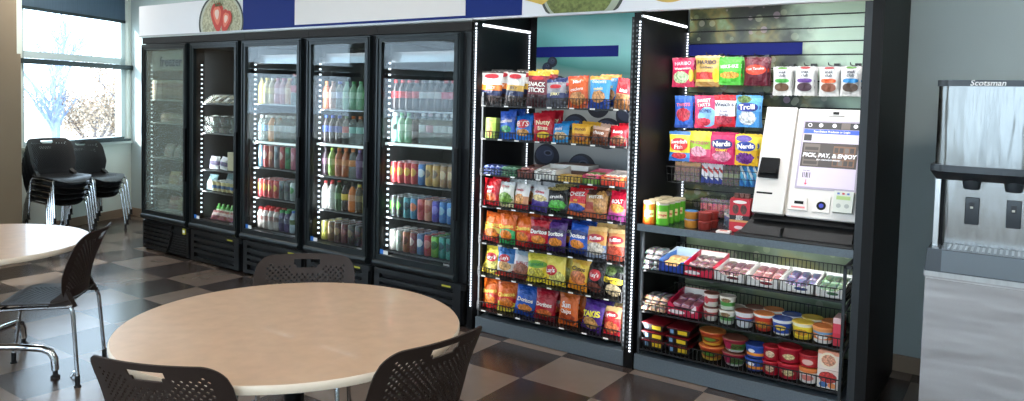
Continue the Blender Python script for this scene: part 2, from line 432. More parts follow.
# outside: ground and winter trees
GR = mat('pale outdoor ground', (170, 165, 155), .9, var=.15, vscale=1)
o = MB().poly([(-60, -50, -.5), (pF.x - 1, -50, -.5), (pF.x - 1, -8, -.5), (-2.9, 1.6, -.5), (-2.9, 50, -.5), (-60, 50, -.5)]).build('ground_outside', GR); o['kind'] = 'structure'
BARK = mat('pale bare bark', (118, 108, 110), .9, var=.2, vscale=9)
BARKB = mat('blue grey bare bark', (122, 136, 166), .9, var=.2, vscale=9)
DRY = mat('dry brown leaves', (168, 146, 126), .9, var=.2, vscale=7)
def tree(x, y, h, seed, lab, bark, leaf=None, nleaf=0, lean=(0, 0)):
    rn = random.Random(seed); t = thing('bare_tree', lab, 'tree', (x, y, -.5), 0, 'trees outside the window')
    mb = MB(); ends = []
    def br(p, d, l, r, lv):
        q = p + d * l; mid = p + d * (l * .5) + Vector((rn.uniform(-1, 1), rn.uniform(-1, 1), 0)) * l * .06
        mb.tube([p, mid, q], [r, r * .8, r * .6], 5, cap=False)
        ends.append((mid, q))
        if lv == 0: return
        for _ in range(4 if lv > 1 else 5):
            nd = (d + Vector((rn.uniform(-1, 1), rn.uniform(-1, 1), rn.uniform(-.15, .8))) * .8).normalized()
            br(p + d * l * rn.uniform(.4, 1), nd, l * rn.uniform(.5, .75), r * .5, lv - 1)
    br(Vector((0, 0, 0)), Vector((lean[0], lean[1], 1)).normalized(), h * .42, .09, 4 if not leaf else 3)
    mb.build('trunk', bark, t)
    if leaf:
        lb = MB()
        for _ in range(nleaf):
            a, c = rn.choice(ends); p = a.lerp(c, rn.random()) + Vector((rn.gauss(0, .13), rn.gauss(0, .13), rn.gauss(0, .13)))
            u = Vector((rn.uniform(-1, 1), rn.uniform(-1, 1), rn.uniform(-1, 1))).normalized() * .032; w = u.orthogonal().normalized() * .02
            lb.quad(p - u, p + w, p + u, p - w)
        lb.build('foliage', leaf, t, recalc=False)
    return t
tree(-8.6, 3.0, 3.6, 3, 'bluish bare winter tree outside nearest the pillar', BARKB)
tree(-8.2, 3.9, 3.6, 11, 'brown leafy tree outside the middle of the window', BARK, DRY, 5000, lean=(.1, .3))
tree(-8.7, 3.35, 2.7, 21, 'low brown leafy tree outside below the leafy one', BARK, DRY, 4000, lean=(.0, .5))
tree(-9.6, 5.2, 5.0, 5, 'bare grey tree outside near the cooler end of the window', BARK)
tree(-12.0, 4.4, 5.5, 8, 'tall bare tree farthest away outside', BARKB)
# ------------------------------------------------------------------ chairs
def perf_sheet(name, na, nb, hw, top, fn, hole, gone, thick, mats, parent):
    """moulded shell: grid of cells, some pierced, some left out; hw(b) half width, top(a) upper edge, fn maps flat to curved"""
    def P(I, J):
        b = J / (2 * nb); a = I / na - 1; s = a * hw(b); return s, b * top(a)
    V = {}; vs = []; fs = []
    def vid(I, J):
        if (I, J) not in V: V[(I, J)] = len(vs); vs.append(P(I, J))
        return V[(I, J)]
    for j in range(nb):
        for i in range(na):
            ring = [(2 * i, 2 * j), (2 * i + 1, 2 * j), (2 * i + 2, 2 * j), (2 * i + 2, 2 * j + 1), (2 * i + 2, 2 * j + 2), (2 * i + 1, 2 * j + 2), (2 * i, 2 * j + 2), (2 * i, 2 * j + 1)]
            c = P(2 * i + 1, 2 * j + 1)
            if gone(i, j, *c): continue
            r = [vid(*q) for q in ring]
            if hole(i, j, *c):
                h = []
                for k, q in enumerate(ring):
                    x, y = P(*q); f = .60 if k % 2 == 0 else .85
                    h.append(len(vs)); vs.append((c[0] + (x - c[0]) * f, c[1] + (y - c[1]) * f))
                for k in range(8): fs.append((r[k], r[(k + 1) % 8], h[(k + 1) % 8], h[k]))
            else: fs.append(tuple(r))
    me = bpy.data.meshes.new(name)
    bm = bmesh.new(); bv = [bm.verts.new(fn(x, y)) for x, y in vs]
    for f in fs: bm.faces.new([bv[q] for q in f])
    bmesh.ops.recalc_face_normals(bm, faces=bm.faces); bm.normal_update()
    n0 = list(bm.verts); f0 = list(bm.faces); idx = {v: k for k, v in enumerate(n0)}
    nv = [bm.verts.new(v.co - v.normal * thick) for v in n0]
    bound = [e for e in bm.edges if len(e.link_faces) == 1]
    for f in f0: bm.faces.new([nv[idx[v]] for v in reversed(f.verts)])
    for e in bound:
        q, w = e.verts
        bm.faces.new((q, w, nv[idx[w]], nv[idx[q]]))
    bmesh.ops.recalc_face_normals(bm, faces=bm.faces)
    for f in bm.faces: f.smooth = True
    bm.to_mesh(me); bm.free(); me.materials.append(mats); me.set_sharp_from_angle(angle=radians(50))
    return link(name, me, parent)
def arc(cx, cy, r, a0, a1, n=7): return [(cx + r * cos(radians(a0 + (a1 - a0) * i / n)), cy + r * sin(radians(a0 + (a1 - a0) * i / n))) for i in range(n + 1)]
BT = .365
def back_fn(s, t): return Vector((s, -.20 - .08 * t - .70 * t * t + 1.0 * s * s, .465 + t))
def seat_fn(s, r):
    r -= .205
    z = .445 + .25 * s * s
    if r > .1: z -= (r - .1) ** 2 * 2.6
    if r < -.1: z += (r + .1) ** 2 * 1.5
    return Vector((s, r, z))
def back_hw(b): return .188 + .042 * min(1, b * 2.2) ** .7
def back_top(a):
    q = max(0, abs(a) - .70) / .30
    return BT - .006 * a * a - .075 * (1 - sqrt(max(0, 1 - q ** 2.2)))
def seat_hw(b): return .226 - .05 * max(0, (b - .72) / .28) ** 2.5 - .045 * max(0, (.2 - b) / .2) ** 2
def seat_top(a): return .44 - .05 * abs(a) ** 3
def hole_b(i, j, s, t): return (i + j) % 2 == 0 and abs(s) < .185 and .045 < t < BT - .045 and not (abs(s) < .075 and t > BT - .085)
def gone_b(i, j, s, t): return BT - .066 < t < BT - .03 and abs(s) < .055 - .03 * max(0, (BT - .045 - t) / .02) ** 2 + 0
def hole_s(i, j, s, t): return (i + j) % 2 == 0 and abs(s) < .165 and .05 < t < .33
def make_chair(label, plastic):
    t = thing('perforated_chair', label, 'chair')
    perf_sheet('backrest', 38, 30, back_hw, back_top, back_fn, hole_b, gone_b, .005, plastic, t)
    perf_sheet('seat', 36, 34, seat_hw, seat_top, seat_fn, hole_s, lambda *q: False, .006, plastic, t)
    for sx in (-1, 1):
        MB().hexa([(sx * .165, -.225, .425), (sx * .2, -.215, .425), (sx * .205, -.09, .43), (sx * .17, -.09, .43),
                 (sx * .16, -.185, .505), (sx * .193, -.172, .515), (sx * .205, -.11, .468), (sx * .17, -.11, .468)]).build('back_bracket', plastic, t)
    mb = MB()
    for sx in (-1, 1): mb.tube([(sx * .195, .17, .422), (sx * .195, 0, .428), (sx * .195, -.21, .432)], .0105)
    mb.tube([(-.195, .13, .424), (.195, .13, .424)], .009); mb.tube([(-.195, -.16, .43), (.195, -.16, .43)], .009)
    mb.build('seat_frame', CHROME, t)
    for sx in (-1, 1):
        for fr in (1, -1):
            y1, y0, yt = (.24, .19, .17) if fr > 0 else (-.24, -.215, -.2)
            mb = MB().tube([(sx * .217, y1, .045), (sx * .203, y0, .385), (sx * .197, (y0 + yt) / 2, .415), (sx * .195, yt, .424)], .0105)
            lg = mb.build('leg', CHROME, t)
            MB().lathe(sx * .217, y1, [(.0125, .012), (.0125, .06), (.0105, .062)], 10).lathe(sx * .217, y1, [(.018, 0), (.018, .006), (.008, .014)], 12).build('glide', RUBBER, lg)
    return t
ch = make_chair('brown perforated chair on far side of the near round table, facing the camera', CHAIRP)
def rz_for(dx, dy): return math.atan2(-dx, dy)
def put_chair(o, x, y, dx, dy, z=0): o.location = (x, y, z); o.rotation_euler = (0, 0, rz_for(dx, dy)); o['group'] = 'brown perforated chairs at the tables'
TX, TY = 5.075, -2.226
put_chair(ch, 4.687, -1.904, .657, -.754)
c2 = dup(ch, 'brown perforated chair with its back to the snack rack, tucked under near round table', (0, 0, 0)); put_chair(c2, 5.492, -2.185, -1, .09)
c3 = dup(ch, 'brown perforated chair closest to the camera, back cut by the frame bottom', (0, 0, 0)); put_chair(c3, 5.155, -2.628, -.38, .925)
c4 = dup(ch, 'dark perforated chair standing at the far round table, turned away from the coolers', (0, 0, 0)); put_chair(c4, 2.86, -2.143, -.69, -.73)
sk = make_chair('black perforated stacking chair', CHAIRK)
first = True
for (u, off, n, nm, ang) in ((1.77, .50, 5, 'stack beside the tan pillar', 5), (1.16, .40, 4, 'stack nearer the coolers', 12)):
    fx_, fy_ = cos(radians(ang)), sin(radians(ang))
    for i in range(n):
        p = W(u, off, 0)
        lab = 'black perforated chair, %s of the %s' % ('topmost' if i == n - 1 else ('bottom one' if i == 0 else ORD[i] + ' from the floor'), nm)
        o = sk if first else dup(sk, lab, (0, 0, 0)); first = False
        o['label'] = lab; o['group'] = 'stacked black chairs under the window'
        o.location = (p[0] + fx_ * .03 * i, p[1] + fy_ * .03 * i, .06 * i); o.rotation_euler = (0, 0, rz_for(fx_, fy_))
# ------------------------------------------------------------------ round tables
LAM = mat('beige laminate', (186, 154, 126), .34, var=.07, vscale=16, coat=.15)
EDGEB = mat('cream edge band', (222, 206, 186), .4)
CHP = mat('polished chrome', (205, 207, 210), .1, metal=1)
def round_table(x, y, lab, a0):
    t = thing('round_table', lab, 'table', (x, y, 0), group='round cafe tables')
    MB().lathe(0, 0, [(.600, .708), (.612, .712), (.615, .72), (.615, .734), (.611, .74), (.001, .74)], 96, mis=[1, 1, 1, 1, 0, 0], cap=True).build('tabletop', [LAM, EDGEB], t)
    MB().lathe(0, 0, [(.12, .70), (.12, .706)], 24).lathe(0, 0, [(.037, .12), (.037, .70)], 24).lathe(0, 0, [(.06, .115), (.06, .2), (.05, .21)], 24).build('column', BLACK, t)
    for k in range(4):
        a = radians(a0 + 90 * k); d = Vector((cos(a), sin(a), 0))
        lg = MB().tube([d * .05 + Vector((0, 0, .16)), d * .3 + Vector((0, 0, .168)), d * .44 + Vector((0, 0, .162)), d * .485 + Vector((0, 0, .145)), d * .505 + Vector((0, 0, .11)), d * .51 + Vector((0, 0, .045))], .019, 10).build('leg', CHP, t)
        f = d * .51
        MB().lathe(f.x, f.y, [(.013, .02), (.013, .05)], 10).lathe(f.x, f.y, [(.024, 0), (.024, .012), (.010, .022)], 14).build('glide', RUBBER, lg)
    return t
round_table(TX, TY, 'beige round laminate table in front with cream edge and three brown chairs', 20)
round_table(2.54, -2.42, 'pale round laminate table at the picture edge, with one dark chair', 34.6)
dsc = MB().lathe(0, 0, [(.024, 0), (.024, .008), (.012, .02), (.012, .03)], 16).build('leg_glide_cap', CHP)
dsc.location = (3.02, -2.055, 0); tag(dsc, 'small silver glide cap on the floor by the far table foot', 'cap')
# ------------------------------------------------------------------ coolers
CX = [(0.0, .852), (.855, 1.65), (1.653, 2.487), (2.49, 3.257), (3.26, 4.155)]
DX = [(.05, .825), (.885, 1.605), (1.66, 2.44), (2.51, 3.22), (3.29, 4.085)]
CN = ['freezer', 'second cooler', 'third cooler', 'fourth cooler', 'fifth cooler']
GLASS = glass_mat('cooler door glass', (236, 240, 240), ior=1.36)
GLASSF = glass_mat('frosted freezer door glass', (214, 224, 218), haze=.17, hazec=(205, 214, 206), ior=1.6)  # even diffuse haze mixed into the pane
SHELFLIT = mat('lit white shelf edge', (225, 235, 235), .4, emit=.9)
STKB = mat('blue sticker', (40, 110, 190), .5); STKY = mat('yellow sticker', (196, 190, 60), .5)
SILVERT = mat('silver trim line', (180, 182, 184), .35, metal=.6)
FRZ = mat('grey freezer lettering', (70, 82, 92), .6)
SHZ = [[1.51, 1.28, .93, .64, .385], [1.49, 1.215, .87, .67, .40], [1.505, 1.18, .95, .685, .405], [1.48, 1.205, .94, .665, .405], [1.495, 1.25, .945, .685, .425]]
CLAB = ['black glass door freezer nearest the window, with frosted pale glass', 'black glass door cooler holding sandwiches and snacks, beside the freezer',
        'black glass door drink cooler, middle of the five', 'black glass door drink cooler with mostly juice bottles, fourth from the window',
        'black glass door drink cooler full of cans beside the snack rack']
for ci in range(5):
    a, c = CX[ci]; d0, d1 = DX[ci]
    t = thing('glass_door_freezer' if ci == 0 else 'glass_door_cooler', CLAB[ci], 'freezer' if ci == 0 else 'cooler', (a, 0, 0), group='row of glass door coolers')
    b_ = c - a; e0, e1 = d0 - a, d1 - a
    mb = MB()
    mb.box(0, .035, .03, .8, .0, 2.055); mb.box(b_ - .035, b_, .03, .8, 0, 2.055); mb.box(.035, b_ - .035, .74, .8, .02, 2.05)
    mb.box(.035, b_ - .035, .03, .74, 2.0, 2.05); mb.box(.035, b_ - .035, .03, .74, .30, .375); mb.box(.0, e0 + .01, -.005, .03, .31, 2.05); mb.box(e1 - .01, b_, -.005, .03, .31, 2.05)
    mb.box(.036, .04, .1, .74, .376, 1.99, 1); mb.box(b_ - .04, b_ - .036, .1, .74, .376, 1.99, 1); mb.box(.04, b_ - .04, .735, .739, .376, 1.99, 1)
    mb.build('cabinet', [COOLBLK, INNER], t)
    MB().box(0, b_, -.004, .4, 2.056, 2.118).build('top_trim', mat('dark wood grain trim', (20, 17, 17), .7, var=.25, vscale=20, stretch=(.5, 1, 9)), t)
    # door
    z0, z1, w = .315, 2.045, .052
    mb = MB()
    mb.box(e0, e0 + w, -.042, -.006, z0, z1); mb.box(e1 - w, e1, -.042, -.006, z0, z1)
    mb.box(e0 + w, e1 - w, -.042, -.006, z1 - w, z1); mb.box(e0 + w, e1 - w, -.042, -.006, z0 + .01, z0 + .095)
    mb.tube([(e0 + .004, -.032, z0 + .03), (e1 - .004, -.032, z0 + .03)], .028, 10)
    mb.box(e0 + .012, e0 + .022, -.05, -.04, z0 + .06, z1 - .01); mb.box(e1 - .022, e1 - .012, -.05, -.04, z0 + .06, z1 - .01)
    mb.box(e0 + .012, e1 - .012, -.05, -.04, z1 - .022, z1 - .012)
    dr = mb.build('door', FRAME, t)
    MB().box(e0 + w, e1 - w, -.028, -.02, z0 + .095, z1 - w).build('door_glass', GLASSF if ci == 0 else GLASS, dr)
    if ci: MB().box(e0 + w + .004, e0 + w + .04, -.0305, -.029, z0 + .1, z0 + .135, 0).box(e0 + w + .04, e0 + w + .085, -.0305, -.029, z0 + .1, z0 + .128, 1).build('door_sticker', [STKB, WHITEP], dr)
    MB().box(e1 - .12, e1 - .065, -.031, -.029, z0 + .1, z0 + .115).build('maker_plate', mat('grey plate', (120, 124, 126), .4), dr)
    # handle strip on the hinge side
    MB().box(e1 - .018, e1 + .01, -.062, -.042, .75, 1.25).build('door_handle', BLACK, dr)
    # grille
    mb = MB(); mb.box(.02, b_ - .02, .0, .03, .015, .3, 1)
    if ci == 0:
        xr = lambda z: .50 * b_ + .16 * sqrt(max(0, (z - .02) / .27)) * .8
        for k in range(6):
            z = .04 + k * .043
            mb.box(.06, xr(z), -.022, .0, z, z + .024)
        mb.tube([(.04, -.012, .03), (.04, -.012, .285), (.045, -.012, .292), (xr(.29), -.012, .292), (xr(.2), -.012, .2), (xr(.1), -.012, .1), (xr(.03), -.012, .03), (.04, -.012, .03)], .012, 6)
        for k in range(8):
            z = .03 + k * .024; mb.box(xr(z) + .035, b_ - .06, -.012, .0, z, z + .013)
        mb.box(b_ - .055, b_ - .02, -.02, .0, .02, .3)
    else:
        mb.box(.03, b_ - .03, -.03, .0, .265, .305); mb.box(.03, b_ - .03, -.03, .0, .02, .052)
        mb.box(.03, .085, -.03, 0, .05, .27); mb.box(b_ - .1, b_ - .03, -.03, 0, .05, .27)
        for k in range(3): mb.box(.085, b_ - .1, -.03, 0, .095 + k * .055, .125 + k * .055)
    gr = mb.build('grille', [COOLBLK, BLACKM], t)
    MB().box(b_ - .2, b_ - .12, -.0315, -.03, .268, .28).build('yellow_tag', STKY, gr) if ci else MB().box(b_ - .12, b_ - .075, -.0215, -.012, .235, .29, 0).box(b_ - .115, b_ - .08, -.022, -.0216, .25, .275, 1).build('yellow_tag', [STKY, WHITEP], gr)
    MB().lathe(0, 0, [(.022, -.02), (.022, .02)], 12).xform(Matrix.Translation((b_ - .012, -.02, .285))).build('door_hinge', BLACK, t)
    # led strip inside the door post
    mb = MB(); mb.box(.072, .082, .045, .06, .44, 1.86, 1)
    k = 0; zz = .46
    while zz < 1.85:
        mb.box(.0815, .097, .036, .046, zz, zz + .013, 0); zz += .043
    mb.build('led_strip', [LEDC, BLACK], t)
    lamp('cooler_led', 'AREA', (a + .10, .045, 1.15), 3.4 if ci else 1.6, (.93, .97, 1), aim((.40, .92, 0)), size=.03, sy=1.4)
    lamp('cooler_top_led', 'AREA', (a + b_ / 2, .08, 1.96), 2.2 if ci > 1 else .8, (.93, .97, 1), aim((0, .4, -1), (0, 1, 0)), size=b_ * .8, sy=.04)
    for si, z in enumerate(SHZ[ci]):
        mb = MB(); lit = ci >= 2 and si == 1
        x0, x1 = .045, b_ - .045
        if lit: mb.box(x0, x1, .05, .068, z - .022, z - .003, 1)
        else: mb.box(x0, x1, .05, .062, z - .012, z - .003)
        n = 26
        for k in range(n + 1):
            x = x0 + (x1 - x0) * k / n; mb.box(x - .0015, x + .0015, .06, .62, z - .006, z - .003)
        for y in (.2, .4, .61): mb.box(x0, x1, y, y + .006, z - .01, z - .006)
        mb.build('wire_shelf', [WIREG if ci > 0 else mat('white coated wire', (214, 218, 216), .5), SHELFLIT], t)
    if ci >= 2:   # curved light canopy under the ceiling of the drink coolers
        mb = MB()
        mb.box(.05, b_ - .05, .12, .7, 1.9, 1.93)
        mb.box(.05, b_ - .05, .06, .12, 1.85, 1.9, 1)
        mb.build('light_canopy', [INNER, mat('silver canopy', (170, 172, 176), .25, metal=.7)], t)
    if ci == 0:
        mb = MB(); mb.box(e0 + w, e1 - w, .04, .05, 1.79, 1.985)
        hp = mb.build('header_panel', mat('pale freezer panel', (176, 186, 182), .5, emit=.12), t)  # slight glow put in so the panel reads lighter
        tb = MB(); add_text(tb, 'freezer', .135, lambda x, z: (.545 + x * .95, -.0295, 1.872 + z), bold=.015)
        tb.build('lettering', FRZ, dr, recalc=False)

# drinks
CLEARB = glass_mat('clear drink bottle', (225, 232, 230), haze=.30, hazec=(190, 200, 198))
LIDM = mat('can lid aluminium', (190, 192, 195), .3, metal=.9)
LIQ = {}
def liq(c):
    k = 'drink %d %d %d' % c
    return mat(k, c, .12, coat=.4)
def bottle(desc, body, label, cap, h=.225, r=.034, wide=False):
    o = MB().lathe(0, 0, [(r * .8, 0), (r, .008), (r, .35 * h), (r * .94, .4 * h), (r * .94, .62 * h), (r, .66 * h), (r * .9, .74 * h), (r * .62, .82 * h), (r * .42, .88 * h), (r * .4, .93 * h)] if not wide else
                   [(r * .8, 0), (r, .008), (r, .70 * h), (r * .85, .78 * h), (r * .62, .83 * h), (r * .6, .9 * h)], 14).build('drink_bottle', CLEARB if body is None else liq(body))
    tag(o, desc, 'bottle')
    if label: MB().lathe(0, 0, [(r * .99, .40 * h), (r * 1.0, .405 * h), (r * 1.0, .615 * h), (r * .99, .62 * h)], 14, cap=False).build('label_band', mat('label %d %d %d' % label, label, .45), o)
    cr = r * (.46 if not wide else .66)
    MB().lathe(0, 0, [(cr, .91 * h if not wide else .88 * h), (cr, .985 * h), (cr * .9, h)], 12).build('cap', mat('cap %d %d %d' % cap, cap, .4), o)
    return Proto(o)
def can(desc, base, accent, band=None, h=.157, r=.0325):
    bands = [(0, base)] + ([(band[0], band[1]), (band[2], base)] if band else [])
    m = pack_mat('can %s %s %s' % (base, accent, band), bands, [(.5, .58, .42, .2, accent)] if accent else [], rough=.3, bump=0, metal=.35, speck=.12)
    o = MB().lathe(0, 0, [(r * .8, 0), (r, .01), (r, h - .014), (r * .86, h - .002)], 16).build('drink_can', m); tag(o, desc, 'can')
    MB().lathe(0, 0, [(r * .86, h - .003), (r * .86, h), (r * .8, h), (r * .78, h - .003)], 16).box(-.006, .006, -.014, .012, h - .003, h - .001).build('lid', LIDM, o)
    return Proto(o)
PITCH = [.08, .08, .073, .079, .0705]
def stock(ci, si, protos, rows=2, y0=.115, dy=.075):
    a, c = CX[ci]; z = SHZ[ci][si]; n = int((c - a - .135) / PITCH[ci]) + 1
    for row in range(rows):
        for k in range(n):
            p, desc = protos[k] if k < len(protos) else protos[len(protos) - 1 - (k - len(protos)) % 3]
            x = a + .086 + PITCH[ci] * k
            lab = '%s, %s from window, %s row, %s shelf, %s' % (desc, ORD[k], ('front', 'second', 'third', 'fourth')[row], ('top', 'second', 'third', 'fourth', 'bottom')[si], CN[ci])
            p.put(lab, (x + random.uniform(-.001, .001), y0 + dy * row, z), (0, 0, random.uniform(-.3, .3)), 'drinks on the %s shelf of the %s' % (('top', 'second', 'third', 'fourth', 'bottom')[si], CN[ci]))
def B(desc, *a, **k): return (bottle(desc, *a, **k), desc)
def K(desc, *a, **k): return (can(desc, *a, **k), desc)
# fifth cooler
cola = B('red-capped cola bottle', (40, 22, 20), (196, 40, 44), (205, 40, 40)); dcola = B('silver-labelled cola bottle', (48, 36, 34), (176, 178, 182), (120, 124, 130)); ccola = B('pink-labelled cola bottle', (50, 30, 32), (206, 96, 120), (214, 40, 60))
stock(4, 0, [cola, cola, cola, cola, dcola, dcola, dcola, ccola])
wat = B('clear water bottle', None, (196, 206, 212), (236, 238, 240)); grn = B('pale green soda bottle', (120, 168, 136), (170, 206, 180), (60, 150, 80)); teal = B('pale teal drink bottle', (150, 190, 186), (206, 224, 214), (230, 230, 228), wide=True); rootb = B('dark root beer bottle', (38, 26, 24), (60, 44, 50), (70, 50, 40)); pk = B('pink water bottle', None, (196, 160, 176), (220, 200, 210))
stock(4, 1, [teal, grn, grn, rootb, wat, pk, wat, wat])
redc = K('red can with yellow emblem', (196, 44, 50), (226, 176, 60)); blc = K('blue and white can', (58, 120, 190), (226, 230, 236)); gold = K('gold can', (206, 164, 84), (120, 90, 50)); brn = K('pale bronze can', (176, 136, 92), (226, 196, 150))
stock(4, 2, [redc, redc, redc, redc, blc, gold, gold, brn], rows=3)
blk = K('black can with green mark', (34, 44, 42), (100, 190, 60)); tealc = K('teal can', (38, 132, 142), (18, 70, 80)); blo = K('blue and orange can', (64, 140, 180), (226, 130, 90)); coral = K('coral red can', (206, 90, 92), (170, 40, 50)); pea = K('peach can', (226, 158, 130), (200, 110, 90)); pur = K('purple can', (88, 72, 178), (150, 140, 220)); blt = K('bright blue can', (64, 130, 200), (170, 210, 230))
stock(4, 3, [blk, blk, tealc, blo, coral, pea, pur, blt], rows=3)
sil = K('silver white can', (196, 188, 182), (230, 226, 222)); silg = K('silver green can', (168, 178, 168), (120, 136, 120)); cop = K('copper can', (164, 100, 62), (110, 60, 40)); mar = K('maroon can', (132, 52, 60), (206, 180, 170)); blw = K('pale blue can', (90, 128, 176), (226, 232, 240)); rd = K('red patterned can', (204, 70, 78), (226, 150, 150)); lime = K('lime green can', (130, 196, 70), (50, 120, 50)); tl2 = K('bright teal can', (60, 160, 150), (20, 80, 90))
stock(4, 4, [sil, silg, cop, mar, blw, rd, lime, tl2], rows=3)
# fourth cooler
tea = B('orange-brown tea bottle', (176, 96, 60), (206, 150, 120), (226, 120, 50)); brw = B('pale brown coffee bottle', (176, 140, 124), (210, 196, 190), (150, 110, 90)); plb = B('clear bottle with blue cap', None, (170, 176, 206), (70, 90, 196)); gr7 = B('bright green soda bottle', (60, 190, 70), (90, 206, 90), (60, 180, 60), h=.245)
stock(3, 0, [tea, brw, plb, grn, grn, grn, gr7])
pep = B('dark cola bottle with blue cap', (44, 34, 40), (50, 74, 150), (50, 90, 190)); dgr = B('dark bottle with red label', (40, 46, 46), (180, 60, 60), (60, 120, 70)); org = B('clear bottle with orange cap', None, (150, 196, 186), (232, 130, 60))
stock(3, 1, [pep, pep, pep, dgr, org, org, org])
d1 = B('dark berry drink bottle', (58, 44, 54), (110, 80, 100), (60, 50, 60)); d2 = B('lime green drink bottle', (130, 160, 80), (176, 196, 140), (160, 200, 70)); d3 = B('amber tea bottle', (166, 92, 52), (206, 140, 90), (226, 120, 60)); d4 = B('clear juice bottle with orange label', None, (226, 150, 90), (226, 130, 60)); d5 = B('purple drink bottle', (92, 64, 104), (140, 110, 150), (120, 90, 150)); d6 = B('bottle with red cap', (110, 120, 110), (170, 180, 170), (226, 60, 60))
stock(3, 2, [d1, d2, d3, d3, d4, d5, d6])
mk = B('white milk drink bottle, red cap', (214, 210, 206), (226, 224, 222), (200, 40, 44)); gn = B('dark green tea bottle', (58, 88, 50), (90, 130, 70), (50, 70, 40)); by = B('black bottle with yellow label', (44, 32, 30), (226, 196, 70), (30, 26, 26)); oj = B('orange juice bottle', (216, 120, 52), (226, 160, 110), (40, 36, 36)); yc = B('dark tea bottle, yellow cap', (70, 56, 40), (120, 100, 60), (232, 200, 60)); yl = B('yellow juice bottle', (214, 196, 70), (226, 214, 120), (40, 40, 36))
stock(3, 3, [mk, mk, gn, by, oj, yc, yl])
k1 = K('olive yellow can', (186, 180, 70), (120, 120, 40)); k2 = K('brown coffee can', (124, 90, 56), (180, 150, 110)); k3 = K('dark brown can', (84, 56, 44), (150, 120, 80)); k4 = K('dark maroon can', (104, 38, 46), (150, 80, 80)); k5 = K('charcoal can', (64, 60, 60), (140, 120, 90)); k6 = K('black can', (36, 34, 36), (90, 40, 50))
stock(3, 4, [k1, k2, k3, k4, k5, k6, redc], rows=3)
# third cooler
y1 = B('yellow tea bottle', (190, 170, 80), (150, 140, 80), (90, 80, 50)); y2 = B('yellow-capped tea bottle', (176, 166, 120), (206, 196, 100), (226, 206, 60)); y3 = B('beige drink bottle', (190, 168, 120), (200, 180, 100), (226, 226, 222)); p1 = B('pale pink drink bottle', (206, 150, 160), (226, 190, 196), (200, 90, 120)); o1 = B('peach drink bottle', (214, 160, 120), (226, 190, 150), (236, 200, 120)); r1 = B('tall red-labelled water bottle', None, (216, 90, 110), (230, 160, 170), h=.26)
stock(2, 0, [y1, y2, y3, p1, p1, o1, r1])
w2 = B('water bottle with blue label', None, (110, 160, 214), (240, 240, 240)); w3 = B('peach water bottle', (226, 170, 130), (226, 206, 180), (240, 240, 240)); 
stock(2, 1, [w2, w2, w3, wat, wat, wat, wat])
m1 = K('teal blue slim can', (96, 140, 160), (200, 210, 214), h=.19, r=.029); m2 = K('red slim can', (180, 60, 64), (226, 190, 180), h=.19, r=.029); m3 = K('brown red slim can', (150, 80, 66), (216, 150, 120), h=.19, r=.029); m4 = K('grey slim can', (140, 146, 150), (80, 90, 96), h=.19, r=.029); m5 = K('green slim can', (62, 150, 96), (30, 90, 60), h=.19, r=.029); m6 = K('pink slim can', (196, 110, 130), (226, 170, 180), h=.19, r=.029)
stock(2, 2, [m1, m2, m3, m4, m2, m5, m6])
bk = K('grey and black can', (96, 102, 104), (30, 34, 36)); sg = K('silver can with green mark', (170, 178, 174), (70, 150, 70)); 
stock(2, 3, [redc, redc, redc, redc, bk, bk, sg], rows=3)
rw = B('white bottle with red cap', (206, 196, 190), (190, 60, 60), (206, 40, 44), h=.185, wide=True); gp = B('purple bottle with green cap', (96, 84, 120), (170, 176, 190), (50, 160, 80), h=.185, wide=True); bb = B('pale bottle with blue cap', (176, 190, 200), (110, 130, 90), (50, 100, 200), h=.19)
stock(2, 4, [rw, rw, rw, rw, gp, gp, bb])
# second cooler: packed food
CLAM = glass_mat('clear food shell', (235, 238, 238), haze=.22, hazec=(220, 220, 215))
def scatter(ci, si, specs, group):
    a, c = CX[ci]; z = SHZ[ci][si]
    for p, lab, fx, y, dz, rot in specs: p.put(lab, (a + fx * (c - a), y, z + dz), rot, group)
def wedge(desc, fill):
    o = MB().hexa([(-.06, -.07, 0), (.06, -.07, 0), (.06, .07, 0), (-.06, .07, 0), (-.06, .03, .075), (.06, .03, .075), (.06, .07, .085), (-.06, .07, .085)]).build('sandwich_pack', CLAM); tag(o, desc, 'sandwich')
    MB().hexa([(-.052, -.058, .006), (.052, -.058, .006), (.052, .062, .006), (-.052, .062, .006), (-.052, .03, .066), (.052, .03, .066), (.052, .062, .076), (-.052, .062, .076)]).build('sandwich', pack_mat('sand %s' % (fill,), [(0, (216, 196, 150)), (.35, fill), (.65, (222, 204, 160))], tilt=.3, speck=.2), o)
    MB().quad((-.02, -.045, .0215), (.02, -.045, .0215), (.02, .0, .0545), (-.02, .0, .0545)).build('price_label', WHITEP, o)
    return Proto(o)
wps = [wedge('sandwich', (90, 110, 60)), wedge('sandwich', (150, 90, 70)), wedge('sandwich', (96, 80, 60)), wedge('sandwich', (200, 180, 90))]
scatter(1, 0, [(wps[k], 'clear wedge sandwich pack, %s from window end, top shelf of second cooler' % ORD[k], .15 + .165 * k, .13, 0, (0, 0, 0)) for k in range(4)], 'sandwich packs')
def clam(desc, fill, w=.15, d=.13, h=.075):
    o = MB().hexa([(-w / 2 * .9, -d / 2 * .9, 0), (w / 2 * .9, -d / 2 * .9, 0), (w / 2 * .9, d / 2 * .9, 0), (-w / 2 * .9, d / 2 * .9, 0), (-w / 2, -d / 2, h), (w / 2, -d / 2, h), (w / 2, d / 2, h), (-w / 2, d / 2, h)]).build('food_shell', CLAM); tag(o, desc, 'food pack')
    MB().lathe(0, 0, [(.02, .005), (w * .38, .012), (w * .36, h * .6), (.02, h * .8)], 10, sx=1, sy=d / w).build('filling', pack_mat('fill %s' % (fill,), [(0, fill)], speck=.35), o)
    MB().box(-.03, .03, -.02, .02, h + .0005, h + .002).build('price_label', WHITEP, o)
    return Proto(o)
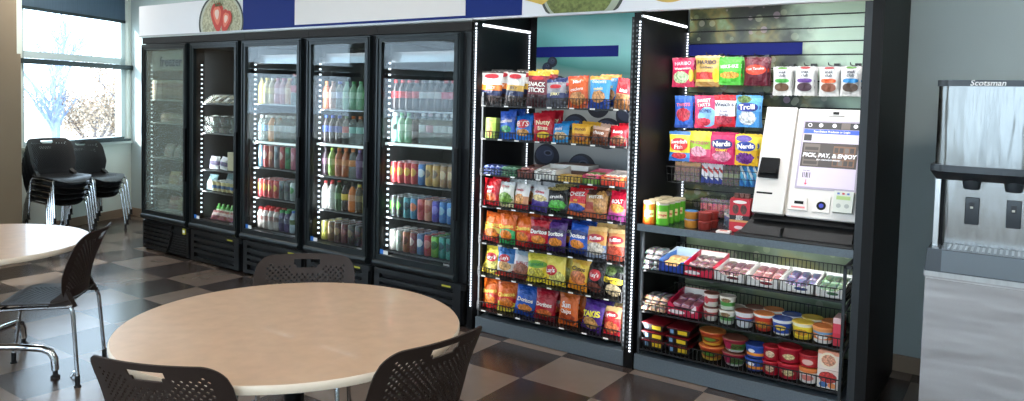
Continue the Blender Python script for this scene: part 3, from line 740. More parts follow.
cps = [clam('shell', (90, 120, 80)), clam('shell', (110, 70, 60)), clam('shell', (60, 60, 66))]
scatter(1, 1, [(cps[k], 'clear lidded salad shell, %s from window end, second shelf, second cooler' % ORD[k], .17 + .2 * k, .15, 0, (.18, 0, 0)) for k in range(3)] +
        [(cps[k], 'clear salad shell stacked on the %s shell, second shelf, second cooler' % ORD[k], .17 + .2 * k, .158, .082, (.18, 0, 0)) for k in range(3)], 'salad shells')
# ------------------------------------------------------------------ wrappers, boxes, cups
def bag_surf(w, h, t, seed, crimp=.06):
    def prof(v):
        q = (v - crimp) / (1 - 2 * crimp)
        return max(0, sin(pi * min(1, max(0, q)))) ** .55
    def yf(x, z):
        v = z / h; p = prof(v); hw = w / 2 * (1 - .08 * p); u = max(-1, min(1, x / hw))
        y = -(t / 2) * p * max(0, 1 - abs(u) ** 2.6) ** .6
        return y - .0042 * p * (1 - u * u) * (sin(7 * u + seed) + sin(11 * v + seed * 1.7 + 4 * u) + .5 * sin(17 * v - 9 * u + seed))
    return prof, yf
def ctext(c): return mat('ink %d %d %d' % c, c, .45)
def bag(name, desc, cat, w, h, t, m, texts=(), seed=0, nu=10, nv=14, crimp=.06, hole=False, plate=None):
    prof, yf = bag_surf(w, h, t, seed, crimp)
    mb = MB()
    for side in (1, -1):
        vs = []
        for j in range(nv + 1):
            v = j / nv; p = prof(v); hw = w / 2 * (1 - .08 * p)
            for i in range(nu + 1):
                u = -1 + 2 * i / nu; x = u * hw; z = v * h
                jag = .003 * sin(i * 9.1 + seed) if j in (0, nv) else 0
                y = yf(x, z) if side > 0 else -yf(x, z) * .8
                vs.append((x, y + (.002 * sin(u * 5 + seed) if v > .9 else 0), z + jag))
        fs = [(j * (nu + 1) + i, j * (nu + 1) + i + 1, (j + 1) * (nu + 1) + i + 1, (j + 1) * (nu + 1) + i) for j in range(nv) for i in range(nu)]
        mb.add(vs, fs if side > 0 else [f[::-1] for f in fs], 0, True)
    o = mb.build(name, m, weld=True, angle=60); tag(o, desc, cat)
    f = lambda x, z: (x, yf(x, z) - .0062, z)
    inks = []; tb = MB()
    for tx in texts:
        s, cx, cz, size, c = tx[:5]; rot = tx[5] if len(tx) > 5 else 0; sx = tx[6] if len(tx) > 6 else 1; bold = tx[7] if len(tx) > 7 else .02
        im = ctext(c)
        if im not in inks: inks.append(im)
        add_text(tb, s, size, lambda x, z: f(cx + x, cz + z), inks.index(im), rot, sx, bold)
    if texts: tb.build('lettering', inks, o, recalc=False)
    if plate:   # shiny printed oval / panel under the lettering, following the bag
        pb = MB(); pm = []
        for cx, cz, rx, rz, c, n in plate:
            q = ctext(c)
            if q not in pm: pm.append(q)
            k = 24
            pts = [((abs(cos(2 * pi * i / k)) ** (2 / n) * (1 if cos(2 * pi * i / k) >= 0 else -1)) * rx, (abs(sin(2 * pi * i / k)) ** (2 / n) * (1 if sin(2 * pi * i / k) >= 0 else -1)) * rz) for i in range(k)]
            rings = []
            for sc in (1, .7, .4, .001): rings.append([(lambda X, Z: (X, yf(X, Z) - .0042, Z))(cx + x * sc, cz + z * sc) for x, z in pts])
            vs = [p for r in rings for p in r]
            pb.add(vs, [(a * k + i, a * k + (i + 1) % k, (a + 1) * k + (i + 1) % k, (a + 1) * k + i) for a in range(3) for i in range(k)], pm.index(q), True)
        pb.build('label_panel', pm, o, recalc=False)
    return Proto(o)
def carton(name, desc, cat, w, d, h, m, lid=None, texts=()):
    o = MB().box(-w / 2, w / 2, -d / 2, d / 2, 0, h).build(name, m); tag(o, desc, cat)
    bm = bmesh.new(); bm.from_mesh(o.data); bmesh.ops.bevel(bm, geom=bm.edges[:], offset=.002, segments=2, affect='EDGES'); bm.to_mesh(o.data); bm.free()
    if lid: MB().box(-w / 2 + .004, w / 2 - .004, -d / 2 + .004, d / 2 - .004, h, h + .002).build('top_flap', lid, o)
    inks = []; tb = MB()
    for tx in texts:
        s, cx, cz, size, c = tx[:5]; rot = tx[5] if len(tx) > 5 else 0
        im = ctext(c)
        if im not in inks: inks.append(im)
        add_text(tb, s, size, lambda x, z: (cx + x, -d / 2 - .001, cz + z), inks.index(im), rot)
    if texts: tb.build('lettering', inks, o, recalc=False)
    return Proto(o)
def cup(name, desc, cat, r0, r1, h, m, lidm=None, rimm=None, label=None):
    o = MB().lathe(0, 0, [(r0 * .9, 0), (r0, .004), (r1, h - .006), (r1 + .003, h - .004), (r1 + .003, h)], 24).build(name, m); tag(o, desc, cat)
    if lidm: MB().lathe(0, 0, [(r1 + .002, h), (r1 + .001, h + .003), (r1 * .86, h + .004), (r1 * .82, h + .001), (.002, h + .001)], 24).build('lid', lidm, o)
    return Proto(o)
def tray(name, desc, cat, w, d, h, m, inner, notch=.45):
    """open display carton with a lowered front lip"""
    mb = MB(); t = .004
    mb.box(-w / 2, w / 2, -d / 2, d / 2, 0, t)
    mb.box(-w / 2, w / 2, d / 2 - t, d / 2, 0, h * 1.25)
    for s in (-1, 1):
        x0, x1 = (-w / 2, -w / 2 + t) if s < 0 else (w / 2 - t, w / 2)
        mb.add([(x0, -d / 2, 0), (x1, -d / 2, 0), (x1, d / 2, 0), (x0, d / 2, 0), (x0, -d / 2, h * .8), (x1, -d / 2, h * .8), (x1, d / 2, h * 1.25), (x0, d / 2, h * 1.25)], [(3, 2, 1, 0), (4, 5, 6, 7), (0, 1, 5, 4), (1, 2, 6, 5), (2, 3, 7, 6), (3, 0, 4, 7)])
    k = 16; f = []
    for i in range(k + 1):
        x = -w / 2 + w * i / k; q = abs(x) / (w / 2); f.append((x, h * (notch if q < .45 else notch + (.8 - notch) * min(1, (q - .45) / .3))))
    vs = [(x, -d / 2, 0) for x, z in f] + [(x, -d / 2, z) for x, z in f] + [(x, -d / 2 + t, 0) for x, z in f] + [(x, -d / 2 + t, z) for x, z in f]
    n = k + 1
    fs = []
    for i in range(k): fs += [(i, i + 1, n + i + 1, n + i), (2 * n + i + 1, 2 * n + i, 3 * n + i, 3 * n + i + 1), (n + i, n + i + 1, 3 * n + i + 1, 3 * n + i)]
    mb.add(vs, fs)
    o = mb.build(name, m); tag(o, desc, cat)
    mb = MB(); mb.quad((-w / 2 + t, d / 2 - t - .001, t), (w / 2 - t, d / 2 - t - .001, t), (w / 2 - t, d / 2 - t - .001, h * 1.25 - .001), (-w / 2 + t, d / 2 - t - .001, h * 1.25 - .001))
    mb.build('liner', inner, o, recalc=False)
    return Proto(o)

# second cooler lower shelves and freezer shelves
whp = bag('snack_packet', 'p', 'food pack', .13, .12, .07, pack_mat('wp', [(0, (226, 224, 226)), (.3, (120, 104, 150)), (.6, (222, 220, 224))], speck=.2), seed=2)
scatter(1, 2, [(whp, 'white and purple bread packet, third shelf of second cooler, nearest the window', .17, .14, 0, (-.2, 0, .1)), (whp, 'white and purple bread packet, second in the third shelf of second cooler', .335, .15, 0, (-.2, .1, -.1))], 'bread packets')
tb_ = carton('tan_carton', 'tan upright carton on the third shelf of second cooler', 'box', .2, .12, .17, mat('tan carton', (196, 184, 146), .5)); scatter(1, 2, [(tb_, 'tan upright carton on the third shelf of second cooler', .56, .20, 0, (0, 0, 0))], 'tan cartons')
jar = cup('dip_cup', 'c', 'cup', .026, .032, .09, pack_mat('yc', [(0, (222, 206, 150)), (.3, (70, 110, 160)), (.62, (226, 206, 140))], speck=.1), mat('clear cup lid', (216, 220, 214), .3))
for r_ in range(2):
    scatter(1, 3, [(jar, 'yellow and blue snack cup, %s from window end, %s row, fourth shelf of second cooler' % (ORD[k], ('front', 'back')[r_]), .24 + .088 * k, .12 + .08 * r_, 0, (0, 0, .2 * k)) for k in range(6)], 'snack cups')
lbp = bag('snack_packet', 'p', 'food pack', .13, .15, .07, pack_mat('lbp', [(0, (170, 200, 206)), (.4, (226, 232, 232)), (.6, (150, 190, 196))], speck=.15), seed=4)
scatter(1, 3, [(lbp, 'pale blue packet lying above the cups on fourth shelf of second cooler', .14, .12, 0, (-.3, 0, 0)), (lbp, 'second pale blue packet behind the first, fourth shelf of second cooler', .22, .28, 0, (-.2, 0, 0))], 'pale blue packets')
gb = B('green bottle', (90, 170, 80), (200, 220, 190), (120, 196, 90), h=.13, r=.03)
scatter(1, 4, [(gb[0], 'small green bottle, %s from window end, bottom shelf of second cooler' % ORD[k], .13 + .09 * k, .22, 0, (0, 0, 0)) for k in range(4)], 'small green bottles')
rp = bag('snack_packet', 'p', 'food pack', .12, .09, .05, pack_mat('rpk', [(0, (170, 40, 50)), (.4, (220, 190, 180)), (.7, (176, 50, 56))], speck=.25), seed=5)
scatter(1, 4, [(rp, 'red and white packet, %s from window end, bottom shelf front of second cooler' % ORD[k], .25 + .14 * k, .11, 0, (-.5, 0, .2 - .2 * k)) for k in range(4)], 'red packets')
fb = carton('frozen_meal_box', 'b', 'box', .085, .16, .19, pack_mat('frz1', [(0, (150, 120, 96)), (.25, (196, 150, 120)), (.6, (176, 110, 84)), (.85, (206, 186, 160))], speck=.15))
scatter(0, 0, [(fb, 'brown upright frozen food box, %s from window end, top freezer shelf' % ORD[k], .15 + .106 * k, .13, 0, (0, 0, 0)) for k in range(6)], 'frozen food boxes')
fp = bag('frozen_packet', 'p', 'food pack', .15, .10, .07, pack_mat('frz2', [(0, (150, 120, 90)), (.4, (196, 176, 140)), (.7, (150, 110, 80))], speck=.3), seed=7)
scatter(0, 1, [(fp, 'tan frozen packet, %s from window end, second freezer shelf' % ORD[k], .17 + .18 * k, .15, 0, (-.25, 0, .1)) for k in range(4)], 'tan frozen packets')
fg = bag('frozen_packet', 'p', 'food pack', .17, .14, .08, pack_mat('frz3', [(0, (120, 116, 106)), (.4, (170, 166, 156)), (.7, (110, 104, 96))], speck=.3), seed=9)
scatter(0, 2, [(fg, 'grey frozen packet, %s from window end, third freezer shelf' % ORD[k], .18 + .21 * k, .17, 0, (-.35, 0, -.1)) for k in range(3)], 'grey frozen packets')
fr_ = bag('frozen_packet', 'p', 'food pack', .15, .13, .07, pack_mat('frz4', [(0, (170, 50, 50)), (.4, (226, 196, 170)), (.65, (150, 40, 44))], speck=.25), seed=12)
fy = bag('frozen_packet', 'p', 'food pack', .15, .13, .07, pack_mat('frz5', [(0, (206, 170, 90)), (.4, (176, 120, 70)), (.65, (216, 190, 110))], speck=.25), seed=13)
for s_, nm in ((3, 'fourth'), (4, 'bottom')):
    scatter(0, s_, [((fr_, fy)[(k + s_) % 2], '%s frozen packet in the wire bin, %s from window end, %s freezer shelf' % (('red', 'yellow')[(k + s_) % 2], ORD[k], nm), .25 + .18 * k, .2, .015, (-.3, 0, .2 - .1 * k)) for k in range(4)], 'frozen packets in bins')
    a = CX[0][0]; z = SHZ[0][s_]; mb = MB()
    for zz in (.0, .035, .07, .10):
        mb.tube([(-.33, 0, zz), (.31, 0, zz)], .002, 4); mb.tube([(-.33, .3, zz), (.31, .3, zz)], .002, 4); mb.tube([(-.33, 0, zz), (-.33, .3, zz)], .002, 4); mb.tube([(.31, 0, zz), (.31, .3, zz)], .002, 4)
    for k in range(27): mb.tube([(-.33 + .64 * k / 26, 0, .1), (-.33 + .64 * k / 26, 0, 0), (-.33 + .64 * k / 26, .3, 0)], .0014, 4)
    o = mb.build('wire_bin', mat('white coated wire', (214, 218, 216), .5)); o.location = (.44, .10, z); tag(o, 'white wire bin on the %s freezer shelf' % nm, 'basket', 'freezer bins')

# ------------------------------------------------------------------ fascia over the whole row
t = thing('header_sign', 'long white and navy header sign with fruit pictures above coolers and racks', 'sign', (0, 0, 2.13))
Y0 = .0; ZB, ZT = 0, .302
FASW = mat('white header panel', (236, 236, 240), .45); FASW2 = mat('warm white header panel', (232, 226, 222), .45)
MB().box(-.068, 6.625, Y0, Y0 + .05, ZB, ZT).build('sign_board', FASW, t)
MB().box(1.62, 4.56, Y0 - .003, Y0, ZB + .012, ZT).build('navy_panel', mat('header navy', (20, 44, 116), .6, spec=.2), t)
MB().box(2.315, 4.095, Y0 - .006, Y0 - .003, ZB + .03, ZT).build('white_panel', FASW2, t)
MB().box(-.06, 4.16, Y0 - .012, Y0, ZB - .005, ZB + .008).build('silver_trim', SILVERT, t)
clip = (-.06, 6.6, ZB + .012, ZT)
RIM = mat('plate dark rim', (58, 64, 62), .5); CREAM = mat('speckled smoothie', (176, 172, 142), .6, var=.45, vscale=60)
mb = MB().ellipse(1.30, .09, .335, .27, Y0 - .005, 60, 0, clip=clip).ellipse(1.305, .09, .312, .25, Y0 - .0065, 60, 1, clip=clip).ellipse(1.31, .09, .285, .235, Y0 - .008, 60, 2, clip=clip)
pr_ = mb.build('plate_picture', [RIM, mat('plate rim light', (186, 190, 172), .5), CREAM], t, recalc=False)
def berry(mb, cx, cz, s, rot, y):
    def sh(k, mi, yy):
        pts = []
        for i in range(28):
            a = 2 * pi * i / 28; x = sin(a); z = cos(a)
            z2 = z * 1.75 if z < 0 else z * 1.05 - (.2 * max(0, 1 - abs(x) * 2.2))
            x2 = x * (1 - .35 * max(0, -z))
            X = x2 * k * s; Z = z2 * k * s
            pts.append((min(max(cx + X * cos(rot) - Z * sin(rot), clip[0]), clip[1]), yy, min(max(cz + X * sin(rot) + Z * cos(rot), clip[2]), clip[3])))
        mb.poly(pts, mi)
    sh(1, 0, y); sh(.62, 1, y - .0015); sh(.34, 2, y - .003)
mb = MB(); berry(mb, 1.255, .175, .098, .10, Y0 - .010); berry(mb, 1.40, .125, .078, -.30, Y0 - .016)
for q in range(5): mb.poly([(1.24 + q * .02, Y0 - .018, .23), (1.22 + q * .035, Y0 - .018, .29), (1.26 + q * .02, Y0 - .018, .24)], 3)
mb.build('strawberry_picture', [mat('strawberry red', (196, 58, 44), .5), mat('strawberry pink', (226, 120, 96), .5), mat('strawberry core', (240, 206, 190), .5), mat('strawberry leaf', (70, 96, 52), .6)], pr_, recalc=False)
GREENS = mat('green smoothie', (112, 122, 62), .6, var=.4, vscale=45)
mb = MB().ellipse(5.0, .20, .315, .30, Y0 - .005, 60, 0, clip=clip).ellipse(5.0, .20, .295, .285, Y0 - .0065, 60, 1, clip=clip).ellipse(4.985, .205, .262, .265, Y0 - .008, 60, 2, clip=clip)
bw = mb.build('bowl_picture', [mat('bowl rim', (72, 76, 70), .5), mat('bowl rim light', (170, 176, 156), .5), GREENS], t, recalc=False)
MB().poly([(4.50, Y0 - .010, .20), (4.56, Y0 - .010, .115), (4.72, Y0 - .010, .07), (4.77, Y0 - .010, .10), (4.82, Y0 - .010, .18), (4.84, Y0 - .010, .302), (4.5, Y0 - .010, .302)]).build('pineapple_picture', mat('yellow fruit print', (226, 186, 84), .5, var=.2, vscale=12), t, recalc=False)
mb = MB().ellipse(5.58, .30, .24, .26, Y0 - .004, 50, 0, clip=clip).ellipse(5.55, .33, .19, .22, Y0 - .0055, 50, 1, clip=clip).ellipse(5.92, .30, .17, .14, Y0 - .0045, 40, 1, clip=clip).ellipse(5.92, .31, .14, .12, Y0 - .006, 40, 2, clip=clip)
mb.build('mango_picture', [mat('mango yellow', (224, 186, 96), .5, var=.15, vscale=8), mat('mango cream', (226, 214, 190), .5), mat('mango pale', (232, 206, 130), .5)], t, recalc=False)
# ------------------------------------------------------------------ snack rack
def part(mb, name, mats, parent, **kw):
    q = parent; off = Vector((0, 0, 0))
    while q: off += q.location; q = q.parent
    mb.xform(Matrix.Translation(-off)); return mb.build(name, mats, parent, **kw)
def led_col(parent, x, y, z0, z1, name='led_strip', face='y'):
    mb = MB(); z = z0
    while z < z1:
        mb.box(x - .0048, x + .0048, y - .005, y, z, z + .010, 0); z += .0185
    mb.box(x - .007, x + .007, y, y + .006, z0 - .01, z1 + .01, 1)
    return part(mb, name, [LED, POSTG], parent)
def slots(mb, x, y, z0, z1, mi, step=.03):
    z = z0
    while z < z1:
        mb.box(x - .005, x + .005, y - .0012, y, z, z + .013, mi); z += step
SLOTM = mat('post slot highlight', (84, 90, 94), .5)
sr = thing('snack_rack', 'tall black snack display rack with teal back panel, between coolers and kiosk rack', 'rack', (4.17, 0, 0), group='black display racks')
mb = MB().box(4.166, 4.205, .0, .05, 0, 2.122); mb.box(4.166, 4.18, .055, .70, 0, 2.30); slots(mb, 4.172, 0, .3, 2.05, 1)
part(mb, 'side_panel', [BLACK, SLOTM], sr)
mb = MB().box(5.360, 5.418, .0, .05, 0, 2.122); mb.box(5.375, 5.415, .055, .70, 0, 2.30); slots(mb, 5.380, 0, .12, 2.06, 1)
part(mb, 'side_panel', [BLACK, SLOTM], sr)
part(MB().box(4.236, 4.248, .02, .05, .09, 1.64), 'shelf_post', POSTG, sr)
mb = MB().box(5.338, 5.360, .015, .05, .09, 2.10); slots(mb, 5.349, .015, .12, 2.08, 1)
part(mb, 'shelf_post', [POSTG, SLOTM], sr)
mb = MB().box(4.236, 5.356, .0, .05, .004, .095); mb.box(4.236, 5.356, .05, .66, .06, .095)
part(mb, 'base_panel', STEELG, sr)
part(MB().box(4.18, 5.375, .685, .70, 0, 2.30), 'back_panel', BLACKM, sr)
# teal picture: soft gradient with a bright bloom, dark leaf and grey lower part
m, nt, b = new_mat('teal gradient print')
tc = N(nt, 'ShaderNodeTexCoord'); sp = N(nt, 'ShaderNodeSeparateXYZ'); nt.links.new(tc.outputs['Generated'], sp.inputs[0])
r = N(nt, 'ShaderNodeValToRGB'); cr = r.color_ramp
cr.elements[0].position = 0; cr.elements[0].color = srgb((120, 122, 124)); cr.elements[1].position = 1; cr.elements[1].color = srgb((66, 168, 170))
for p, c in ((.40, (150, 152, 150)), (.58, (150, 160, 156)), (.66, (60, 128, 120)), (.78, (128, 196, 190)), (.86, (150, 206, 202))): e = cr.elements.new(p); e.color = srgb(c)
n1 = N(nt, 'ShaderNodeTexNoise'); n1.inputs['Scale'].default_value = 1.6; nt.links.new(tc.outputs['Generated'], n1.inputs['Vector'])
v = math_node(nt, 'ADD', sp.outputs[2], math_node(nt, 'MULTIPLY', math_node(nt, 'SUBTRACT', n1.outputs['Fac'], .5), .22))
v = math_node(nt, 'ADD', v, math_node(nt, 'MULTIPLY', math_node(nt, 'SUBTRACT', sp.outputs[0], .5), .14))
nt.links.new(v, r.inputs[0]); nt.links.new(r.outputs[0], b.inputs['Base Color']); b.inputs['Roughness'].default_value = .45
tp = part(MB().box(4.245, 5.372, .674, .684, .93, 2.28), 'picture_panel', m, sr)
part(MB().box(4.247, 4.925, .671, .674, 1.912, 1.99), 'navy_bar', NAVY, tp)
rn = random.Random(4); mb = MB()
def pberry(mb, x, z, r_, y=.672):
    mb.ellipse(x, z, r_, r_ * .92, y, 28, 0); mb.ellipse(x - r_ * .15, z + r_ * .18, r_ * .72, r_ * .6, y - .0008, 24, 1); mb.ellipse(x + r_ * .1, z + r_ * .3, r_ * .34, r_ * .2, y - .0016, 20, 2); mb.ellipse(x + r_ * .1, z + r_ * .3, r_ * .22, r_ * .12, y - .0024, 16, 0)
k = 0
for x, z, r_ in ((4.66, 1.11, .115), (4.86, 1.37, .12), (4.60, 1.40, .11), (5.02, 1.50, .10), (5.18, 1.36, .10), (4.40, 1.42, .10), (4.36, 1.17, .11), (4.78, 1.56, .09)):
    pberry(mb, x, z, r_, .6725 - k * .00001)
for q in range(26):   # blackberry clusters made of small drupelets
    cx, cz = ((5.18, 1.14), (4.36, 1.78))[q % 2]; a = rn.uniform(0, 6.28); d = rn.uniform(0, .12) ** 1
    pberry(mb, cx + d * cos(a) * 1.15, cz + d * sin(a) * .9, .042, .670 - q * .00012)
part(mb, 'berry_picture', [mat('berry dark', (26, 28, 40), .5), mat('berry blue', (48, 54, 76), .5), mat('berry bloom', (84, 90, 112), .5)], tp, recalc=False)
led_col(sr, 4.192, -.001, .16, 2.07); led_col(sr, 5.400, -.001, .10, 2.07)
led_col(sr, 4.190, .66, .7, 2.07)
part(MB().tube([(4.190, .0, 2.10), (4.190, .66, 2.10)], .009, 8), 'led_tube', LEDBAR, sr)
for x, y in ((4.23, .02), (5.33, .02)):
    for z in (.55, 1.35):
        lamp('rack_led', 'AREA', (x, y - .03, z), 1.6, (.95, .98, 1), aim((.5 if x < 4.8 else -.8, .85, -.05)), size=.03, sy=.8)
lamp('rack_top_led', 'AREA', (4.78, -.02, 2.08), 4.8, (.95, .98, 1), aim((0, .35, -1), (0, 1, 0)), size=1.0, sy=.05)

def wire_shelf(label, group, x0, x1, z0, z1, depth, tags=(), dividers=(), back=False, y0=0, step=.0235):
    cx = (x0 + x1) / 2; mb = MB(); L = x1 - x0; h = z1 - z0
    r_ = .0019; a, c = -L / 2, L / 2
    n = int(L / step)
    for yy in ((0, depth) if back else (0,)):
        hh = h if yy == 0 else h * 1.3
        for k in range(n + 1):
            x = a + L * k / n; mb.box(x - r_, x + r_, yy - r_, yy + r_, 0, hh)
        mb.box(a, c, yy - .003, yy + .003, hh - .005, hh); mb.box(a, c, yy - .003, yy + .003, -.002, .004)
    for x in (a, c):
        mb.box(x - .002, x + .002, 0, depth, h - .005, h); mb.box(x - .002, x + .002, 0, depth, h * .45, h * .5)
    for x in dividers:
        x -= cx
        mb.box(x - .0015, x + .0015, 0, depth, h * .75, h * .75 + .004); mb.box(x - .0015, x + .0015, 0, depth, h * .4, h * .4 + .003)
    mb.box(a, c, .0, depth, -.006, -.003)
    o = mb.build('wire_shelf', WIRE); o.location = (cx, y0, z0); tag(o, label, 'shelf', group)
    for x in tags:
        MB().box(x - cx - .017, x - cx + .017, -.006, -.004, -.003, .006).build('price_tag', WHITEP, o)
    return o
ROWN = ['top', 'second', 'third', 'fourth', 'fifth', 'sixth', 'bottom']
ROWS = [(1.545, 1.61), (1.322, 1.378), (1.08, 1.122), (.862, .91), (.612, .668), (.388, .448), (.148, .212)]
CENT = [[4.27, 4.455, 4.64, 4.79, 4.955, 5.10, 5.26], [4.275, 4.41, 4.545, 4.705, 4.83, 4.975, 5.11, 5.245], [],
        [4.295, 4.415, 4.535, 4.68, 4.825, 4.965, 5.10, 5.245], [4.30, 4.43, 4.56, 4.685, 4.82, 4.975, 5.115, 5.25],
        [4.30, 4.42, 4.55, 4.68, 4.825, 4.985, 5.11, 5.235], [4.305, 4.445, 4.59, 4.745, 4.925, 5.09, 5.24]]
for k, (z0, z1) in enumerate(ROWS):
    cs = CENT[k]
    wire_shelf('black wire shelf, %s of seven in the snack rack' % (ROWN[k] if k in (0, 6) else ROWN[k] + ' from the top'), 'wire shelves of the snack rack', 4.25, 5.337, z0, z1, .40 if k != 2 else .34,
               tags=cs or (4.32, 4.52, 4.72, 4.93, 5.1, 5.25), dividers=[(p + q) / 2 for p, q in zip(cs, cs[1:])])
W_ = (236, 232, 226); BK = (26, 24, 26)
def bp(key, desc, w, h, t, bands, texts=(), blobs=(), plate=None, cat='snack bag', name='snack_bag', tilt=0, wave=0, seed=0, rough=.24, speck=0):
    return bag(name, desc, cat, w, h, t, pack_mat('pk ' + key, bands, blobs, tilt, wave, rough, speck), texts, seed, plate=plate)
def rowput(k, i, proto, desc, lean=-.13, yaw=None, dx=0, dz=.0, behind=None, y=.075, roll=0):
    z0 = ROWS[k][0]; x = CENT[k][i] + dx
    yw = random.uniform(-.2, .2) if yaw is None else yaw
    if not roll: roll = random.uniform(-.08, .08)
    lean += random.uniform(-.07, .03)
    proto.put('%s, %s from window end, %s snack shelf' % (desc, ORD[i], ROWN[k]), (x, y, z0 + .004 + dz), (lean, roll, yw), 'bags on the %s shelf of the snack rack' % ROWN[k])
    if behind: behind.put('spare %s behind the %s one, %s snack shelf' % (desc, ORD[i], ROWN[k]), (x + .015 + random.uniform(-.008, .012), y + .085, z0 + .006 + dz + .012), (lean, roll, yw + random.uniform(-.08, .08)), 'bags on the %s shelf of the snack rack' % ROWN[k])
# top shelf: jerky and cookies
def jerky(key, c1, c2):
    return bp('jerky' + key, 'jerky bag', .165, .235, .03, [(0, (44, 34, 32)), (.14, (60, 44, 40)), (.3, (40, 48, 82)), (.44, c1), (.60, (206, 204, 200)), (.93, (70, 66, 64))],
              texts=[('JERKY', 0, .122, .026, c2)], plate=[(0, .2, .052, .016, (176, 32, 44), 2.4)], seed=1, rough=.2)
j1 = jerky('o', (220, 120, 50), W_); rowput(0, 0, j1, 'clear jerky bag with orange band', lean=-.06, behind=j1)
j2 = jerky('g', (196, 156, 70), (60, 44, 40)); rowput(0, 1, j2, 'clear jerky bag with gold band', lean=-.06, behind=j2)
s1 = bp('sticks', 'snack stick bag', .17, .235, .04, [(0, (60, 28, 32)), (.35, (116, 44, 54)), (.75, (128, 46, 56)), (.86, (196, 160, 50))], [('SNACK', 0, .146, .040, W_), ('STICKS', 0, .108, .040, W_)], plate=[(0, .188, .046, .013, (186, 34, 46), 2.4)], seed=2)
rowput(0, 2, s1, 'maroon snack stick bag with yellow top', lean=-.05, behind=s1)
s2 = bp('sjerk', 'small jerky bag', .14, .185, .03, [(0, (70, 70, 78)), (.3, (66, 72, 110)), (.5, (150, 150, 156)), (.86, (32, 44, 92))], [('JERKY', 0, .085, .024, (226, 214, 150))], plate=[(0, .135, .04, .013, (186, 34, 46), 2.4)], seed=3)
rowput(0, 3, s2, 'small grey jerky bag with navy top', behind=s2, lean=-.05)
s3 = bp('orange cookie', 'orange cracker bag', .145, .205, .05, [(0, (200, 84, 40)), (.5, (214, 96, 44)), (.9, (200, 70, 40))], [('Mini', 0, .165, .030, W_, .1), ('crackers', 0, .118, .026, W_, .1)], [(.5, .3, .38, .2, (206, 140, 80), .3)], seed=4)
s3 = s3; rowput(0, 4, s3, 'orange cracker pouch with white lettering', lean=-.08)
s4 = bp('blue cookie', 'blue cookie bag', .145, .205, .05, [(0, (40, 66, 140)), (.3, (66, 150, 206)), (.87, (226, 150, 60))], [('COOKIES', 0, .165, .022, W_), ('minis', 0, .122, .028, (240, 214, 120), .1)], [(.5, .36, .3, .18, (206, 150, 96), .3)], seed=5)
rowput(0, 5, s4, 'light blue cookie pouch with orange top', lean=-.08, behind=s4)
s5 = bp('red bites', 'red brownie bag', .15, .19, .06, [(0, (150, 100, 66)), (.42, (170, 112, 74)), (.5, (186, 36, 44)), (.9, (206, 44, 56))], [('bites', .01, .115, .03, W_)], [(.45, .26, .4, .22, (150, 100, 60), .35)], seed=6)
rowput(0, 6, s5, 'red and brown cookie bag tilted sideways', lean=-.1, yaw=-.25, roll=.12)
# second shelf
g1 = carton('biscuit_box', 'g', 'box', .085, .06, .14, pack_mat('pk bisc', [(0, (150, 176, 70)), (.75, (176, 196, 90))], [(.4, .4, .25, .36, (206, 150, 90), .25)], bump=0), texts=[('bisc', 0, .12, .02, (60, 90, 40))])
g1.put('lime green biscuit box, first from window end on the second snack rack shelf', (CENT[1][0] + .02, .07, ROWS[1][0] + .004), (-.05, 0, .05))
a1 = bp('blue choc', 'blue cookie bag', .145, .19, .05, [(0, (34, 92, 186)), (.6, (40, 80, 170))], [('cookies', 0, .12, .034, W_, .08)], [(.5, .35, .3, .13, (40, 140, 90), .2)], seed=7); rowput(1, 1, a1, 'blue cookie bag with white script', behind=a1)
a2 = bp('blue rit', 'blue cracker bag', .14, .165, .05, [(0, (30, 112, 196)), (.5, (28, 104, 190))], [('BITS', 0, .105, .05, W_)], [(.5, .3, .34, .14, (206, 150, 80), .3)], plate=[(0, .106, .05, .03, (196, 40, 50), 2)], seed=8); rowput(1, 2, a2, 'blue cracker bag with red oval', behind=a2)
a3 = bp('red nut', 'red cookie bag', .155, .19, .055, [(0, (176, 28, 40)), (.4, (196, 36, 50))], [('Nutty', 0, .12, .042, (240, 226, 190)), ('Bites', 0, .082, .036, (240, 226, 190))], [(.5, .22, .3, .1, (226, 190, 60))], seed=9); rowput(1, 3, a3, 'red cookie bag with cream lettering', behind=a3)
a4 = bp('ltblue', 'light blue bag', .14, .125, .05, [(0, (60, 150, 206)), (.6, (40, 130, 196))], [('mini', 0, .085, .034, W_)], [(.55, .32, .36, .2, (206, 176, 130), .3)], seed=10); rowput(1, 4, a4, 'small light blue cookie bag', behind=a4)
a5 = bp('gold', 'yellow bag', .13, .125, .05, [(0, (206, 140, 50)), (.5, (226, 176, 60)), (.85, (216, 160, 50))], [('munch', 0, .09, .028, (110, 50, 30))], [(.5, .3, .36, .2, (190, 110, 50), .3)], seed=11); rowput(1, 5, a5, 'small yellow cracker bag', behind=a5)
a6 = bp('brown', 'brown bag', .13, .115, .05, [(0, (120, 70, 50)), (.5, (150, 96, 70)), (.8, (206, 170, 150))], [('choco', 0, .075, .03, W_)], [(.5, .3, .4, .22, (120, 70, 50), .3)], seed=12); rowput(1, 6, a6, 'small brown cookie bag', behind=a6)
a7 = bp('redm', 'small red bag', .135, .125, .05, [(0, (150, 40, 44)), (.4, (206, 36, 50))], [('bears', 0, .085, .03, W_)], [(.5, .28, .38, .2, (170, 110, 80), .3)], seed=13); rowput(1, 7, a7, 'small red snack bag', behind=a7)
